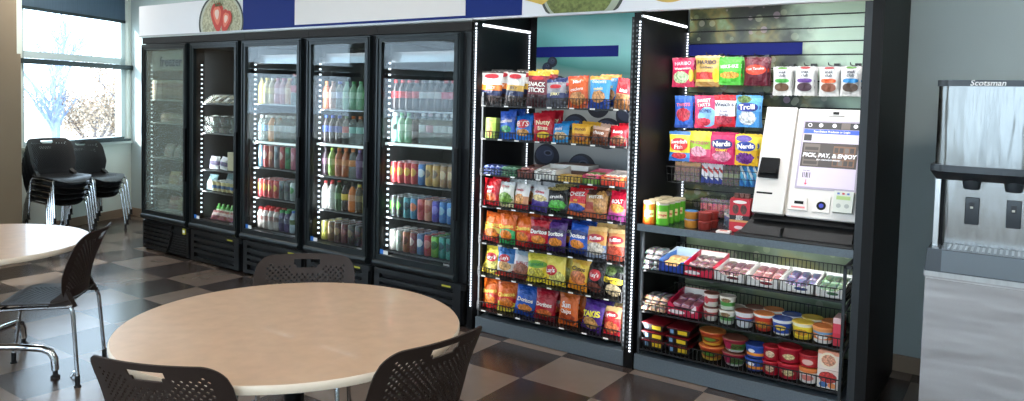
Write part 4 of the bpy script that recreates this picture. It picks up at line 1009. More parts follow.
# fourth shelf
b1 = bp('redtwin', 'red bag', .15, .185, .055, [(0, (176, 24, 36)), (.5, (196, 30, 40))], [('Flamin', 0, .125, .026, W_, .1), ('Hot', 0, .095, .026, W_, .1)], [(.5, .3, .3, .18, (206, 90, 40), .3)], seed=14); rowput(3, 0, b1, 'red puffed snack bag with white lettering', behind=b1)
b2 = bp('veg', 'white bag', .145, .17, .055, [(0, (206, 196, 150)), (.3, (226, 226, 214)), (.86, (220, 224, 222))], [('Veggie', 0, .14, .026, (176, 40, 50))], [(.5, .34, .42, .24, (110, 150, 60), .3)], seed=15); rowput(3, 1, b2, 'white veggie chip bag with green vegetables', behind=b2)
b3 = bp('wred', 'white bag', .14, .17, .055, [(0, (176, 40, 50)), (.2, (214, 150, 110)), (.5, (226, 222, 218))], [('cheddar', 0, .125, .022, (186, 40, 50))], [(.5, .38, .3, .2, (214, 150, 90), .3)], seed=16); rowput(3, 2, b3, 'white bag with red base and puffs', behind=b3)
b4 = bp('wpur', 'white bag', .145, .17, .055, [(0, (70, 54, 130)), (.34, (90, 70, 146)), (.42, (228, 226, 226))], [('straws', 0, .125, .028, (196, 36, 60))], [(.5, .5, .38, .12, (226, 196, 140), .3)], seed=17); rowput(3, 3, b4, 'white straw-snack bag with purple base', behind=b4)
b5 = bp('blackg', 'black bag', .155, .17, .055, [(0, (30, 36, 32)), (.5, (36, 38, 40))], [('crunch', 0, .105, .032, W_)], [(.5, .3, .4, .2, (80, 170, 60), .3), (.5, .93, .5, .08, (170, 150, 90), .4)], seed=18); rowput(3, 4, b5, 'black and green pea snack bag', behind=b5)
b6 = bp('cheez', 'red cheese bag', .145, .175, .055, [(0, (206, 100, 60)), (.25, (226, 150, 60)), (.48, (196, 30, 36))], [('CHEEZ', 0, .138, .036, W_, .12), ('mix', 0, .1, .026, (250, 214, 80), .12)], [(.5, .3, .42, .16, (66, 86, 160), .35)], seed=19); rowput(3, 5, b6, 'red cheese cracker bag with white lettering', behind=b6)
b7 = bp('pretz', 'brown pretzel bag', .16, .175, .055, [(0, (170, 90, 60)), (.3, (150, 60, 46)), (.55, (176, 130, 80)), (.8, (70, 44, 36))], [('PRETZEL', 0, .13, .024, W_, .1)], [(.7, .55, .3, .42, (170, 124, 70), .25)], seed=20); rowput(3, 6, b7, 'brown bag with printed pretzel sticks', behind=b7)
b8 = bp('pinkred', 'red pink bag', .14, .18, .055, [(0, (150, 60, 130)), (.24, (196, 90, 110)), (.44, (206, 26, 56))], [('BOLT', 0, .115, .032, W_, .15)], [(.5, .42, .35, .14, (226, 140, 60), .3)], seed=21); rowput(3, 7, b8, 'red bag with purple base', behind=b8, roll=.06)
# chips
def chips(key, desc, w, h, t, bands, texts, blobs=(), plate=None, **k): return bp('chips ' + key, desc, w, h, t, bands, texts, blobs, plate, cat='chip bag', name='chip_bag', **k)
def cheetos_(key, n, low, c2):
    return chips('ch' + key, 'orange chip bag', .15, .20, .06, [(0, low), (.34, c2), (.5, (226, 104, 30)), (.9, (206, 86, 26))], [('Cheetos', 0, .118, .036, (250, 220, 90), .1, 1, .03)], [(.5, .3, .34, .17, (226, 120, 40), .3)], seed=n, wave=.03, tilt=.06)
def doritos_(key, n, c, dark): return chips('dor' + key, 'corn chip bag', .155, .205, .06, [(0, dark), (.2, c), (.9, dark)], [('Doritos', 0, .112, .037, W_, .05, 1, .035)], [(.5, .3, .34, .13, (214, 130, 50), .35), (.5, .62, .46, .1, dark)], seed=n)
e1 = cheetos_('y', 1, (150, 40, 40), (226, 190, 70)); rowput(4, 0, e1, 'orange and yellow cheese puff bag', behind=e1, yaw=.1, roll=.1)
e2 = cheetos_('g', 2, (40, 150, 80), (70, 170, 96)); rowput(4, 1, e2, 'orange cheese puff bag with green base', behind=e2)
e3 = cheetos_('r', 3, (176, 40, 36), (206, 60, 36)); rowput(4, 2, e3, 'orange cheese puff bag with red base', behind=e3)
dr_ = doritos_('r', 4, (190, 30, 44), (110, 16, 30)); rowput(4, 3, dr_, 'red corn chip bag', behind=dr_)
dp = doritos_('p', 5, (84, 46, 120), (44, 24, 76)); rowput(4, 4, dp, 'purple corn chip bag', behind=dp)
db = doritos_('b', 6, (34, 84, 180), (22, 44, 110)); rowput(4, 5, db, 'bright blue corn chip bag', behind=db, dz=.008)
f1 = chips('tostb', 'gold chip bag', .145, .195, .055, [(0, (150, 160, 180)), (.3, (110, 130, 170)), (.42, (206, 150, 80)), (.85, (226, 180, 110))], [('Ruffles', 0, .125, .030, W_, .1, 1, .03)], plate=[(0, .125, .058, .026, (176, 40, 50), 2)], blobs=[(.5, .3, .4, .2, (206, 196, 180), .3)], seed=7); rowput(4, 6, f1, 'gold and blue-grey ridged chip bag', behind=f1)
f2 = chips('tostr', 'tan chip bag', .145, .195, .055, [(0, (150, 70, 56)), (.45, (206, 140, 90)), (.85, (226, 190, 130))], [('Ruffles', 0, .125, .030, W_, .1, 1, .03)], plate=[(0, .125, .058, .026, (186, 40, 50), 2)], blobs=[(.5, .26, .44, .2, (170, 70, 50), .3)], seed=8); rowput(4, 7, f2, 'tan and red ridged chip bag', behind=f2)
h1 = chips('layy', 'yellow chip bag', .15, .20, .06, [(0, (206, 180, 60)), (.2, (232, 208, 74)), (.9, (214, 190, 70))], [("Lay's", 0, .115, .036, W_, .1, 1, .03)], plate=[(0, .115, .046, .03, (196, 36, 44), 2)], blobs=[(.55, .28, .36, .2, (236, 206, 110), .3)], seed=9); rowput(5, 0, h1, 'yellow potato chip bag with red oval', behind=h1, roll=.1)
h2 = chips('layb', 'blue and white bag', .15, .19, .055, [(0, (170, 60, 50)), (.18, (220, 214, 206)), (.5, (70, 130, 190)), (.8, (46, 104, 170))], [("Lay's", 0, .125, .032, W_, .1, 1, .03)], plate=[(0, .125, .042, .026, (196, 36, 44), 2)], blobs=[(.5, .38, .34, .16, (222, 170, 110), .3)], seed=10); rowput(5, 1, h2, 'blue and white potato chip bag', behind=h2)
h3 = chips('rufw', 'white brown bag', .15, .185, .055, [(0, (120, 50, 50)), (.25, (176, 150, 140)), (.5, (214, 212, 214)), (.85, (170, 190, 206))], [('RUFFLES', 0, .11, .024, (170, 40, 50), .1)], blobs=[(.5, .36, .4, .22, (150, 96, 76), .3)], seed=11); rowput(5, 2, h3, 'white and brown ridged chip bag', behind=h3, roll=.1)
h4 = chips('fun', 'yellow ring bag', .16, .19, .06, [(0, (226, 206, 60)), (.6, (236, 216, 80)), (.9, (214, 200, 70))], [('Funyuns', 0, .118, .032, (40, 130, 60), .08, 1, .03)], blobs=[(.5, .3, .36, .2, (190, 180, 70), .3), (.5, .62, .46, .13, (120, 176, 60))], seed=12); rowput(5, 3, h4, 'yellow ring snack bag with green lettering')
h5 = chips('layc', 'big yellow chip bag', .165, .205, .065, [(0, (226, 196, 60)), (.3, (238, 214, 90)), (.9, (226, 204, 80))], [("Lay's", -.02, .10, .040, W_, .1, 1, .03)], plate=[(-.02, .10, .05, .034, (196, 36, 44), 2)], blobs=[(.6, .28, .36, .2, (240, 214, 120), .3)], seed=13); rowput(5, 4, h5, 'large yellow potato chip bag with red oval', behind=h5)
h6 = chips('chit', 'yellow orange bag', .145, .205, .055, [(0, (226, 140, 40)), (.3, (232, 190, 60)), (.8, (226, 170, 60))], [('Chitos', 0, .135, .036, (60, 40, 30), .05, 1, .03)], blobs=[(.5, .4, .4, .2, (206, 120, 70), .3)], seed=14); rowput(5, 5, h6, 'yellow and orange crisp bag with dark lettering')
h7 = chips('layk', 'black chip bag', .145, .19, .055, [(0, (36, 32, 34)), (.8, (56, 50, 46))], [("Lay's", 0, .115, .034, W_, .1, 1, .03)], plate=[(0, .115, .045, .036, (186, 40, 48), 2)], blobs=[(.5, .2, .36, .16, (110, 60, 50), .3)], seed=15); rowput(5, 6, h7, 'black potato chip bag with red oval', behind=h7)
h8 = chips('smart', 'black popcorn bag', .155, .19, .06, [(0, (30, 28, 28)), (.42, (32, 30, 30)), (.8, (50, 60, 46))], [('Smartfood', 0, .10, .025, (40, 30, 30), .12, 1, .03)], plate=[(0, .10, .066, .018, (236, 204, 50), 6)], blobs=[(.55, .22, .34, .2, (196, 176, 140), .3), (.3, .8, .3, .14, (90, 110, 60), .3)], seed=16); rowput(5, 7, h8, 'black popcorn bag with yellow band', behind=h8)
i1 = cheetos_('rr', 17, (176, 30, 34), (200, 44, 34)); rowput(6, 0, i1, 'orange-red cheese puff bag', behind=i1)
i2 = cheetos_('ry', 18, (206, 190, 70), (200, 44, 34)); rowput(6, 1, i2, 'orange, red and yellow cheese puff bag', behind=i2)
i3 = chips('dorB', 'large blue bag', .175, .205, .065, [(0, (24, 60, 140)), (.2, (36, 86, 176)), (.9, (30, 70, 150))], [('Doritos', 0, .105, .036, W_, .0, 1, .03)], blobs=[(.5, .26, .3, .12, (206, 130, 60), .35)], seed=19); rowput(6, 2, i3, 'large blue corn chip bag')
i4 = chips('dorR', 'large red bag', .165, .20, .065, [(0, (120, 20, 34)), (.2, (170, 26, 44)), (.9, (140, 22, 40))], [('Doritos', 0, .10, .036, W_, .0, 1, .03)], blobs=[(.5, .24, .34, .12, (206, 110, 60), .35)], seed=20); rowput(6, 3, i4, 'large dark red corn chip bag', behind=i4)
i5 = chips('sun', 'orange bag', .16, .205, .065, [(0, (206, 96, 36)), (.5, (216, 104, 40))], [('Sun', 0, .13, .05, W_, .0, 1, .03), ('Chips', 0, .09, .034, W_)], blobs=[(.5, .24, .38, .14, (170, 70, 36), .3)], seed=21); rowput(6, 4, i5, 'orange multigrain chip bag with stacked lettering', behind=i5)
i6 = chips('tak', 'purple bag', .165, .19, .065, [(0, (70, 40, 120)), (.5, (84, 44, 140)), (.85, (60, 34, 110))], [('TAKIS', 0, .105, .05, (232, 216, 60), .2, 1, .04)], blobs=[(.5, .26, .36, .18, (200, 150, 90), .3)], seed=22); rowput(6, 5, i6, 'purple rolled chip bag with yellow lettering', behind=i6, roll=.1)
i7 = chips('fri', 'small red bag', .13, .175, .05, [(0, (176, 36, 46)), (.5, (196, 60, 56)), (.6, (226, 190, 130))], [('Fritos', 0, .125, .028, W_, .08, 1, .03)], plate=[(0, .125, .05, .022, (190, 36, 46), 2)], blobs=[(.5, .28, .4, .2, (206, 110, 70), .3)], seed=23); rowput(6, 6, i7, 'small red and gold corn chip bag', behind=i7)
# third shelf: flat bars and display boxes
def bar(key, desc, w, d, h, m, cat='snack bar'):
    vs = MB(); n = 6
    for j, (y, q) in enumerate(((-d / 2, .15), (-d * .4, .9), (0, 1), (d * .4, .9), (d / 2, .15))):
        pass
    mb = MB()
    ys = [-d / 2, -d * .42, -d * .2, d * .2, d * .42, d / 2]; hs = [.12, .85, 1, 1, .85, .12]
    xs = [-w / 2, -w * .36, 0, w * .36, w / 2]; ws = [.3, .92, 1, .92, .3]
    top = [(x, y, h * a * c) for y, a in zip(ys, hs) for x, c in zip(xs, ws)]; bot = [(x, y, 0) for y in ys for x in xs]
    k = 5
    fs = [(j * k + i, j * k + i + 1, (j + 1) * k + i + 1, (j + 1) * k + i) for j in range(5) for i in range(4)]
    mb.add(top, fs, 0, True); mb.add(bot, [f[::-1] for f in fs], 0, False)
    o = len(top)
    side = [(j * k, (j + 1) * k) for j in range(5)]
    per = [i for i in range(k)] + [j * k + k - 1 for j in range(1, 6)] + [5 * k + i for i in range(k - 2, -1, -1)] + [j * k for j in range(4, 0, -1)]
    mb.add(top + bot, [(per[i], per[(i + 1) % len(per)], o + per[(i + 1) % len(per)], o + per[i]) for i in range(len(per))])
    ob = mb.build('snack_bar', m, weld=True); tag(ob, desc, cat); return Proto(ob)
def bars(proto, lab, grp, x0, x1, n, y, z, rows=2, dz=.022, rot=(0, 0, 0), dy=.0):
    for r_ in range(rows):
        for k in range(n):
            proto.put(lab, (x0 + (x1 - x0) * (k + .5) / n + random.uniform(-.003, .003), y + dy * r_, z + r_ * dz + .001), (rot[0], rot[1], rot[2] + random.uniform(-.05, .05)), grp)
Z3 = ROWS[2][0] + .002
bb_ = bar('b', 'bar', .042, .13, .02, pack_mat('bar blue', [(0, (30, 60, 150)), (.4, (60, 110, 196)), (.6, (220, 226, 236)), (.72, (36, 66, 150))], tilt=.5, speck=.1, bump=0)); bars(bb_, 'blue wrapped bar in the pile at window end of the third snack rack shelf', 'blue bars on the third snack rack shelf', 4.26, 4.40, 3, .085, Z3, 3)
bg_ = bar('g', 'bar', .042, .13, .02, pack_mat('bar green', [(0, (30, 110, 70)), (.5, (50, 140, 90)), (.7, (200, 220, 206)), (.8, (30, 110, 70))], tilt=.4, speck=.1, bump=0)); bars(bg_, 'green wrapped bar in the second pile of the third snack rack shelf', 'green bars on the third snack rack shelf', 4.41, 4.53, 3, .085, Z3, 3)
t1 = tray('display_tray', 't', 'tray', .13, .2, .06, mat('brown tray card', (120, 70, 60), .6), mat('brown tray liner', (90, 60, 50), .7)); t1.put('brown display tray of bars on the third snack rack shelf', (4.605, .12, Z3))
br_ = bar('r', 'bar', .036, .13, .018, pack_mat('bar red brown', [(0, (130, 44, 40)), (.5, (176, 70, 56)), (.7, (226, 206, 190)), (.8, (110, 40, 36))], tilt=.4, speck=.15, bump=0)); bars(br_, 'red-brown bar inside the brown tray on the third snack rack shelf', 'red-brown bars on the third snack rack shelf', 4.55, 4.66, 3, .1, Z3 + .005, 3)
t2 = tray('display_tray', 't', 'tray', .165, .2, .07, mat('white tray card', (224, 222, 216), .55), mat('white tray liner', (206, 204, 198), .6)); t2.put('white display tray beside the brown tray on the third snack rack shelf', (4.755, .12, Z3))
bw_ = bar('w', 'bar', .036, .13, .018, pack_mat('bar white', [(0, (206, 204, 200)), (.4, (90, 90, 96)), (.55, (226, 222, 216))], tilt=.4, speck=.2, bump=0)); bars(bw_, 'white bar inside the white tray on the third snack rack shelf', 'white bars on the third snack rack shelf', 4.68, 4.83, 4, .1, Z3 + .005, 3)
lb = carton('flat_carton', 'c', 'box', .26, .16, .035, mat('white flat carton', (214, 212, 206), .5), mat('brown carton flap', (120, 80, 64), .6)); lb.put('long white flat carton lying behind the trays on the third snack rack shelf', (4.83, .29, Z3 + .055), (0, 0, .05))
bs_ = carton('flat_carton_support', 'c', 'box', .24, .15, .05, mat('brown flat carton', (110, 76, 62), .6)); bs_.put('brown flat carton under the long white carton on the third snack rack shelf', (4.82, .29, Z3)); bs_.root.name = 'flat_carton'
by_ = bar('y', 'bar', .04, .13, .02, pack_mat('bar yellow', [(0, (214, 170, 40)), (.4, (232, 200, 70)), (.6, (120, 60, 40)), (.7, (226, 180, 50))], tilt=.4, speck=.12, bump=0)); bars(by_, 'yellow wrapped bar in the middle pile of the third snack rack shelf', 'yellow bars on the third snack rack shelf', 4.85, 5.02, 4, .085, Z3, 2)
t3 = tray('display_tray', 't', 'tray', .12, .2, .065, pack_mat('pink tray', [(0, (110, 150, 60)), (.4, (206, 70, 110)), (.8, (226, 120, 150))], bump=0), mat('pink tray liner', (196, 90, 110), .6)); t3.put('pink and green display tray on the third snack rack shelf', (5.09, .12, Z3))
bp_ = bar('p', 'bar', .034, .13, .018, pack_mat('bar pink', [(0, (196, 60, 90)), (.5, (226, 150, 160)), (.7, (120, 160, 70))], tilt=.4, speck=.12, bump=0)); bars(bp_, 'pink bar inside the pink tray on the third snack rack shelf', 'pink bars on the third snack rack shelf', 5.04, 5.14, 3, .1, Z3 + .005, 3)
t4 = tray('display_tray', 't', 'tray', .16, .2, .065, pack_mat('orange tray', [(0, (206, 60, 40)), (.35, (226, 120, 60)), (.7, (226, 210, 200))], bump=0), mat('orange tray liner', (214, 196, 186), .6)); t4.put('orange and white display tray at the kiosk end of the third snack rack shelf', (5.24, .12, Z3))
bo_ = bar('o', 'bar', .036, .13, .018, pack_mat('bar orange', [(0, (206, 70, 40)), (.5, (236, 160, 90)), (.7, (226, 220, 214))], tilt=.4, speck=.12, bump=0)); bars(bo_, 'orange bar inside the orange tray on the third snack rack shelf', 'orange bars on the third snack rack shelf', 5.17, 5.31, 4, .1, Z3 + .005, 3)
# ------------------------------------------------------------------ kiosk rack
kr = thing('kiosk_rack', 'tall black rack with slatwall picture back, counter and wire shelves holding the payment kiosk', 'rack', (6.02, 0, 0), group='black display racks')
mb = MB().box(6.640, 6.692, .0, .96, 0, 2.45); part(mb, 'side_panel', BLACKM, kr)
part(MB().box(6.605, 6.640, .0, .06, .09, 2.122), 'shelf_post', POSTG, kr); part(MB().box(5.440, 5.455, .01, .04, .09, .88), 'shelf_post', POSTG, kr)
mb = MB().box(5.43, 6.605, .0, .05, .004, .095); mb.box(5.43, 6.605, .05, .7, .06, .095); part(mb, 'base_panel', STEELG, kr)
mb = MB().box(5.418, 6.64, .78, .80, 0, 2.31); part(mb, 'back_panel', BLACKM, kr)
ct = part(MB().box(5.425, 6.605, .004, .69, .848, .876), 'counter_top', mat('dark counter laminate', (44, 46, 50), .25, var=.2, vscale=60), kr)
part(MB().box(5.425, 6.605, -.004, .004, .838, .878), 'counter_edge', STEELG, ct)
led_col(kr, 5.422, .69, .92, 2.06)
part(MB().tube([(5.412, .0, 2.10), (5.412, .68, 2.10)], .009, 8), 'led_tube', LEDBAR, kr)
# bokeh garden print on the slats
def bokeh(name, seed, pale):
    m, nt, b = new_mat(name)
    tc = N(nt, 'ShaderNodeTexCoord'); mp = N(nt, 'ShaderNodeMapping'); mp.inputs['Location'].default_value = (seed, 0, seed * .7); mp.inputs['Scale'].default_value = (1, 0, 1)
    nt.links.new(tc.outputs['Object'], mp.inputs[0])
    no = N(nt, 'ShaderNodeTexNoise'); no.inputs['Scale'].default_value = 4.5 if not pale else 2.6; no.inputs['Detail'].default_value = 3.5 if not pale else 1.5; nt.links.new(mp.outputs[0], no.inputs['Vector'])
    r = N(nt, 'ShaderNodeValToRGB'); cr = r.color_ramp
    cols = [(.34, (20, 26, 20)), (.46, (44, 52, 36)), (.53, (78, 84, 54)), (.58, (120, 110, 60)), (.64, (120, 140, 96)), (.74, (186, 196, 170))] if not pale else [(.3, (58, 70, 50)), (.45, (110, 126, 96)), (.55, (140, 154, 128)), (.65, (176, 170, 110)), (.75, (196, 206, 176))]
    cr.elements[0].position = cols[0][0]; cr.elements[0].color = srgb(cols[0][1]); cr.elements[1].position = cols[-1][0]; cr.elements[1].color = srgb(cols[-1][1])
    for p, c in cols[1:-1]: e = cr.elements.new(p); e.color = srgb(c)
    nt.links.new(no.outputs['Fac'], r.inputs[0]); col = r.outputs[0]
    vo = N(nt, 'ShaderNodeTexVoronoi'); vo.inputs['Scale'].default_value = 13; nt.links.new(mp.outputs[0], vo.inputs['Vector'])
    f = math_node(nt, 'MULTIPLY', math_node(nt, 'LESS_THAN', vo.outputs['Distance'], .30), .28)
    sepc = N(nt, 'ShaderNodeSeparateColor'); nt.links.new(vo.outputs['Color'], sepc.inputs[0])
    pc = N(nt, 'ShaderNodeValToRGB'); pc.color_ramp.elements[0].color = srgb((110, 130, 90)); pc.color_ramp.elements[1].color = srgb((196, 150, 190)); e = pc.color_ramp.elements.new(.6); e.color = srgb((206, 210, 170))
    nt.links.new(sepc.outputs[0], pc.inputs[0])
    col = mixc(nt, f, col, pc.outputs[0])
    # paler towards the wall end
    if not pale:
        sx = N(nt, 'ShaderNodeSeparateXYZ'); nt.links.new(tc.outputs['Object'], sx.inputs[0])
        q = math_node(nt, 'MULTIPLY', math_node(nt, 'SUBTRACT', math_node(nt, 'MULTIPLY_ADD', sx.outputs[2], .45, sx.outputs[0]), .92), 4); q = math_node(nt, 'ADD', q, math_node(nt, 'MULTIPLY', math_node(nt, 'SUBTRACT', no.outputs['Fac'], .5), 2)); q = math_node(nt, 'MINIMUM', math_node(nt, 'MAXIMUM', q, 0), .92)
        col = mixc(nt, q, col, srgb((196, 222, 196)))
    nt.links.new(col, b.inputs['Base Color']); b.inputs['Roughness'].default_value = .4
    return m
mb = MB(); z = .93
zs = []
z = 2.307
while z > .93:
    mb.box(5.43, 6.605, .695, .71, z - .076, z - .004); zs.append(z); z -= .08
sp_ = part(mb, 'slat_panel', bokeh('garden print', 3.1, False), kr)
part(MB().box(5.432, 6.15, .692, .6952, 1.911, 1.983), 'navy_bar', NAVY, sp_)
part(MB().box(5.43, 6.605, .71, .72, .9, 2.31), 'groove_backing', BLACK, sp_)
part(MB().box(5.46, 6.605, .70, .71, .10, .845), 'lower_picture', bokeh('leaf print', 8.3, True), kr)
lamp('kiosk_top_led', 'AREA', (6.02, -.02, 2.08), 8, (.97, .98, 1), aim((0, .45, -1), (0, 1, 0)), size=1.05, sy=.05)
lamp('kiosk_led', 'AREA', (5.47, -.0, 1.45), 2.6, (.95, .98, 1), aim((.35, .93, 0)), size=.03, sy=1.1)
lamp('kiosk_under_led', 'AREA', (6.02, .02, .83), 3.4, (.97, 1, .97), aim((0, .75, -1), (0, 1, 0)), size=1.05, sy=.03)
lamp('kiosk_side_led', 'AREA', (5.47, .0, .5), 1.6, (.95, .98, 1), aim((.35, .93, 0)), size=.03, sy=.6)
for nm, z0, z1, y_, dz in (('first', .607, .675, .0, .5), ('second', .362, .42, .0, .5), ('bottom', .136, .205, .0, .5)):
    wire_shelf('black wire shelf under the kiosk counter, %s one below it' % nm if nm != 'bottom' else 'lowest black wire shelf under the kiosk counter', 'wire shelves under the kiosk counter', 5.462, 6.575, z0, z1, .52, back=(nm != 'bottom'))
mb = MB().box(6.568, 6.582, -.03, -.012, .06, .80); mb.box(6.568, 6.605, -.03, .0, .785, .80); mb.tube([(6.575, -.02, .79), (6.60, .10, .82)], .01, 6); mb.tube([(6.575, -.02, .56), (6.60, .12, .63)], .008, 6); mb.tube([(6.575, -.02, .33), (6.60, .12, .40)], .008, 6)
part(mb, 'support_strut', POSTG, kr)
# hanging candy on slatwall pegs
PEGM = mat('black peg hook', (20, 20, 22), .4)
def hang(proto, desc, x, ztop, h, y, grp, n=2, yaw=0, lean=.05):
    p = MB().tube([(0, .66 - y - .02, 0), (0, -.03, 0), (0, -.045, .012)], .003, 6).box(-.015, .015, .67 - y - .012, .69 - y, -.02, .02).build('peg_hook', PEGM); p.location = (x, y, ztop + .004)
    tag(p, 'peg hook holding the ' + desc, 'hook', 'peg hooks on the slatwall')
    for k in range(n):
        proto.put(desc if k == 0 else 'spare behind the ' + desc, (x + random.uniform(-.004, .004) + .006 * k, y + .05 * k, ztop - h - random.uniform(0, .004)), (lean, 0, yaw), grp)
def cb(key, desc, w, h, t, bands, texts, blobs=(), plate=None, **k): return bp('candy ' + key, desc, w, h, t, bands, texts, blobs, plate, cat='candy bag', name='candy_bag', **k)
G = 'candy bags hanging on the slatwall'
q = cb('hw', 'c', .145, .185, .03, [(0, (176, 30, 70)), (.45, (196, 40, 84)), (.9, (176, 30, 70))], [('HARIBO', 0, .148, .029, (236, 190, 200), .06), ('Watermelon', 0, .117, .02, W_, .06)], [(.42, .34, .34, .2, (170, 196, 150), .3), (.86, .4, .1, .2, (226, 180, 60))], seed=3); hang(q, 'pink watermelon gummy bag, top peg row nearest the snack rack', 5.497, 1.885, .185, .45, G, yaw=.1)
q = cb('hg', 'c', .155, .19, .03, [(0, (150, 110, 50)), (.16, (200, 170, 90)), (.24, (170, 40, 44)), (.46, (196, 160, 84)), (.92, (226, 196, 130))], [('HARIBO', 0, .148, .033, (30, 28, 60)), ('Goldbears', 0, .118, .021, (30, 28, 60))], [(.42, .36, .34, .12, (200, 60, 50), .3), (.86, .36, .12, .22, (232, 180, 40))], seed=4); hang(q, 'gold gummy bear bag, second along the top peg row', 5.655, 1.895, .19, .45, G)
q = cb('mi', 'c', .145, .17, .03, [(0, (70, 170, 50)), (.5, (86, 190, 60)), (.92, (60, 150, 44))], [('MIKE-IKE', 0, .112, .028, W_, .05)], [(.5, .36, .4, .12, (206, 150, 60), .35)], seed=5); hang(q, 'green chewy candy bag, third along the top peg row', 5.79, 1.885, .17, .45, G)
q = cb('ht', 'c', .145, .17, .035, [(0, (84, 20, 34)), (.5, (104, 24, 40)), (.92, (84, 20, 34))], [('Hot Tamales', 0, .10, .020, W_, .06)], [(.5, .55, .42, .17, (206, 60, 36))], seed=6); hang(q, 'dark red cinnamon candy bag, last of the top peg row', 5.95, 1.885, .17, .45, G)
q = cb('tw', 'c', .125, .20, .03, [(0, (36, 66, 140)), (.1, (40, 84, 170)), (.88, (50, 100, 180))], [('TWISTS', 0, .145, .026, (226, 90, 100), .05)], [(.5, .42, .36, .2, (176, 44, 60), .3)], seed=7); hang(q, 'blue twist candy bag, middle peg row nearest the snack rack', 5.53, 1.645, .20, .40, G)
q = cb('sr', 'c', .14, .20, .03, [(0, (196, 40, 84)), (.3, (206, 60, 100)), (.9, (196, 30, 80))], [('SWEET', -.01, .168, .027, W_, .12), ('TARTS', -.01, .142, .027, W_, .12), ('ROPES', 0, .105, .027, (30, 44, 120), .05)], [(.6, .35, .4, .3, (130, 180, 220)), (.4, .2, .34, .12, (200, 50, 70), .3)], seed=8); hang(q, 'pink and blue rope candy bag, second along the middle peg row', 5.665, 1.65, .20, .40, G, yaw=.08)
q = cb('we', 'c', .135, .19, .03, [(0, (176, 26, 40)), (.1, (196, 36, 50)), (.34, (236, 234, 232)), (.82, (196, 30, 40))], [("Welch's", 0, .135, .036, (24, 34, 70), .03), ('Fruit', 0, .095, .022, (60, 60, 110)), ('Snacks', 0, .074, .020, (60, 60, 110))], [(.5, .22, .4, .14, (170, 50, 70), .3)], seed=9); hang(q, 'white and red fruit snack bag, third along the middle peg row', 5.79, 1.655, .19, .40, G)
q = cb('tr', 'c', .145, .19, .03, [(0, (70, 140, 200)), (.5, (100, 170, 220)), (.9, (80, 150, 206))], [('Trolli', 0, .12, .042, W_, .06, 1, .03)], [(.5, .3, .34, .22, (206, 214, 220), .3), (.36, .86, .3, .12, (90, 120, 60), .3)], plate=[(0, .12, .062, .026, (40, 60, 140), 2.4)], seed=10); hang(q, 'light blue gummy worm bag, last of the middle peg row', 5.925, 1.655, .19, .40, G)
q = cb('sf', 'c', .14, .185, .03, [(0, (40, 90, 160)), (.14, (40, 120, 190)), (.3, (232, 206, 60)), (.88, (60, 110, 170))], [('Swedish', 0, .122, .032, W_, .05), ('Fish', 0, .09, .036, W_, .05)], plate=[(0, .106, .056, .04, (200, 34, 44), 2.2)], blobs=[(.5, .2, .36, .1, (190, 40, 50), .3)], seed=11); hang(q, 'yellow fish gummy bag, low peg row by the snack rack', 5.53, 1.425, .185, .36, G)
q = cb('hc', 'c', .14, .19, .03, [(0, (170, 44, 80)), (.2, (206, 80, 120)), (.44, (150, 190, 60)), (.7, (226, 214, 60))], [('HI-CHEW', 0, .122, .026, (170, 40, 90), -.06)], [(.45, .36, .36, .16, (220, 150, 170), .35)], seed=12); hang(q, 'yellow, green and pink chew bag, second on the low peg row', 5.655, 1.43, .19, .36, G)
q = cb('np', 'c', .16, .195, .035, [(0, (190, 30, 84)), (.5, (206, 44, 100)), (.9, (180, 26, 76))], [('Nerds', 0, .125, .042, W_, .06, 1, .035), ('GUMMY', 0, .088, .02, (240, 200, 70))], plate=[(0, .125, .064, .028, (36, 40, 110), 2.4)], blobs=[(.5, .26, .36, .16, (226, 130, 160), .35)], seed=13); hang(q, 'pink gummy cluster bag, third along the low peg row', 5.80, 1.43, .195, .36, G)
q = cb('ny', 'c', .14, .185, .035, [(0, (226, 176, 40)), (.5, (240, 214, 60)), (.9, (226, 190, 50))], [('Nerds', 0, .115, .038, W_, .06, 1, .035)], plate=[(0, .115, .056, .028, (30, 60, 150), 2.4)], blobs=[(.45, .24, .4, .18, (110, 50, 130), .4), (.4, .85, .34, .1, (110, 90, 170))], seed=14); hang(q, 'yellow crunchy candy bag, last of the low peg row', 5.94, 1.425, .185, .36, G)
for k, (nm, c, nz) in enumerate((('green', (70, 160, 70), 1), ('purple', (96, 60, 140), 2), ('orange', (226, 96, 50), 3), ('blue', (40, 130, 190), 4))):
    q = cb('sc' + nm, 'c', .112, .17, .03, [(0, (206, 204, 200)), (.5, (214, 212, 208)), (.96, (170, 168, 164))], [('snak', 0, .138, .024, (40, 50, 70)), ('club', 0, .118, .024, (40, 50, 70))], plate=[(0, .088, .04, .012, c, 3), (0, .050, .040, .024, ((96, 70, 50), (70, 50, 60), (130, 80, 60), (84, 70, 60))[k], 2.4)], blobs=[(.5, .93, .26, .04, (90, 140, 60) if k in (0, 3) else (170, 60, 60))], seed=nz)
    hang(q, 'white trail mix pouch with %s band above the payment kiosk' % nm, (6.10, 6.225, 6.355, 6.47)[k], 1.828, .17, .48, 'white trail mix pouches', n=2, yaw=(.0, .05, -.05, 0)[k])
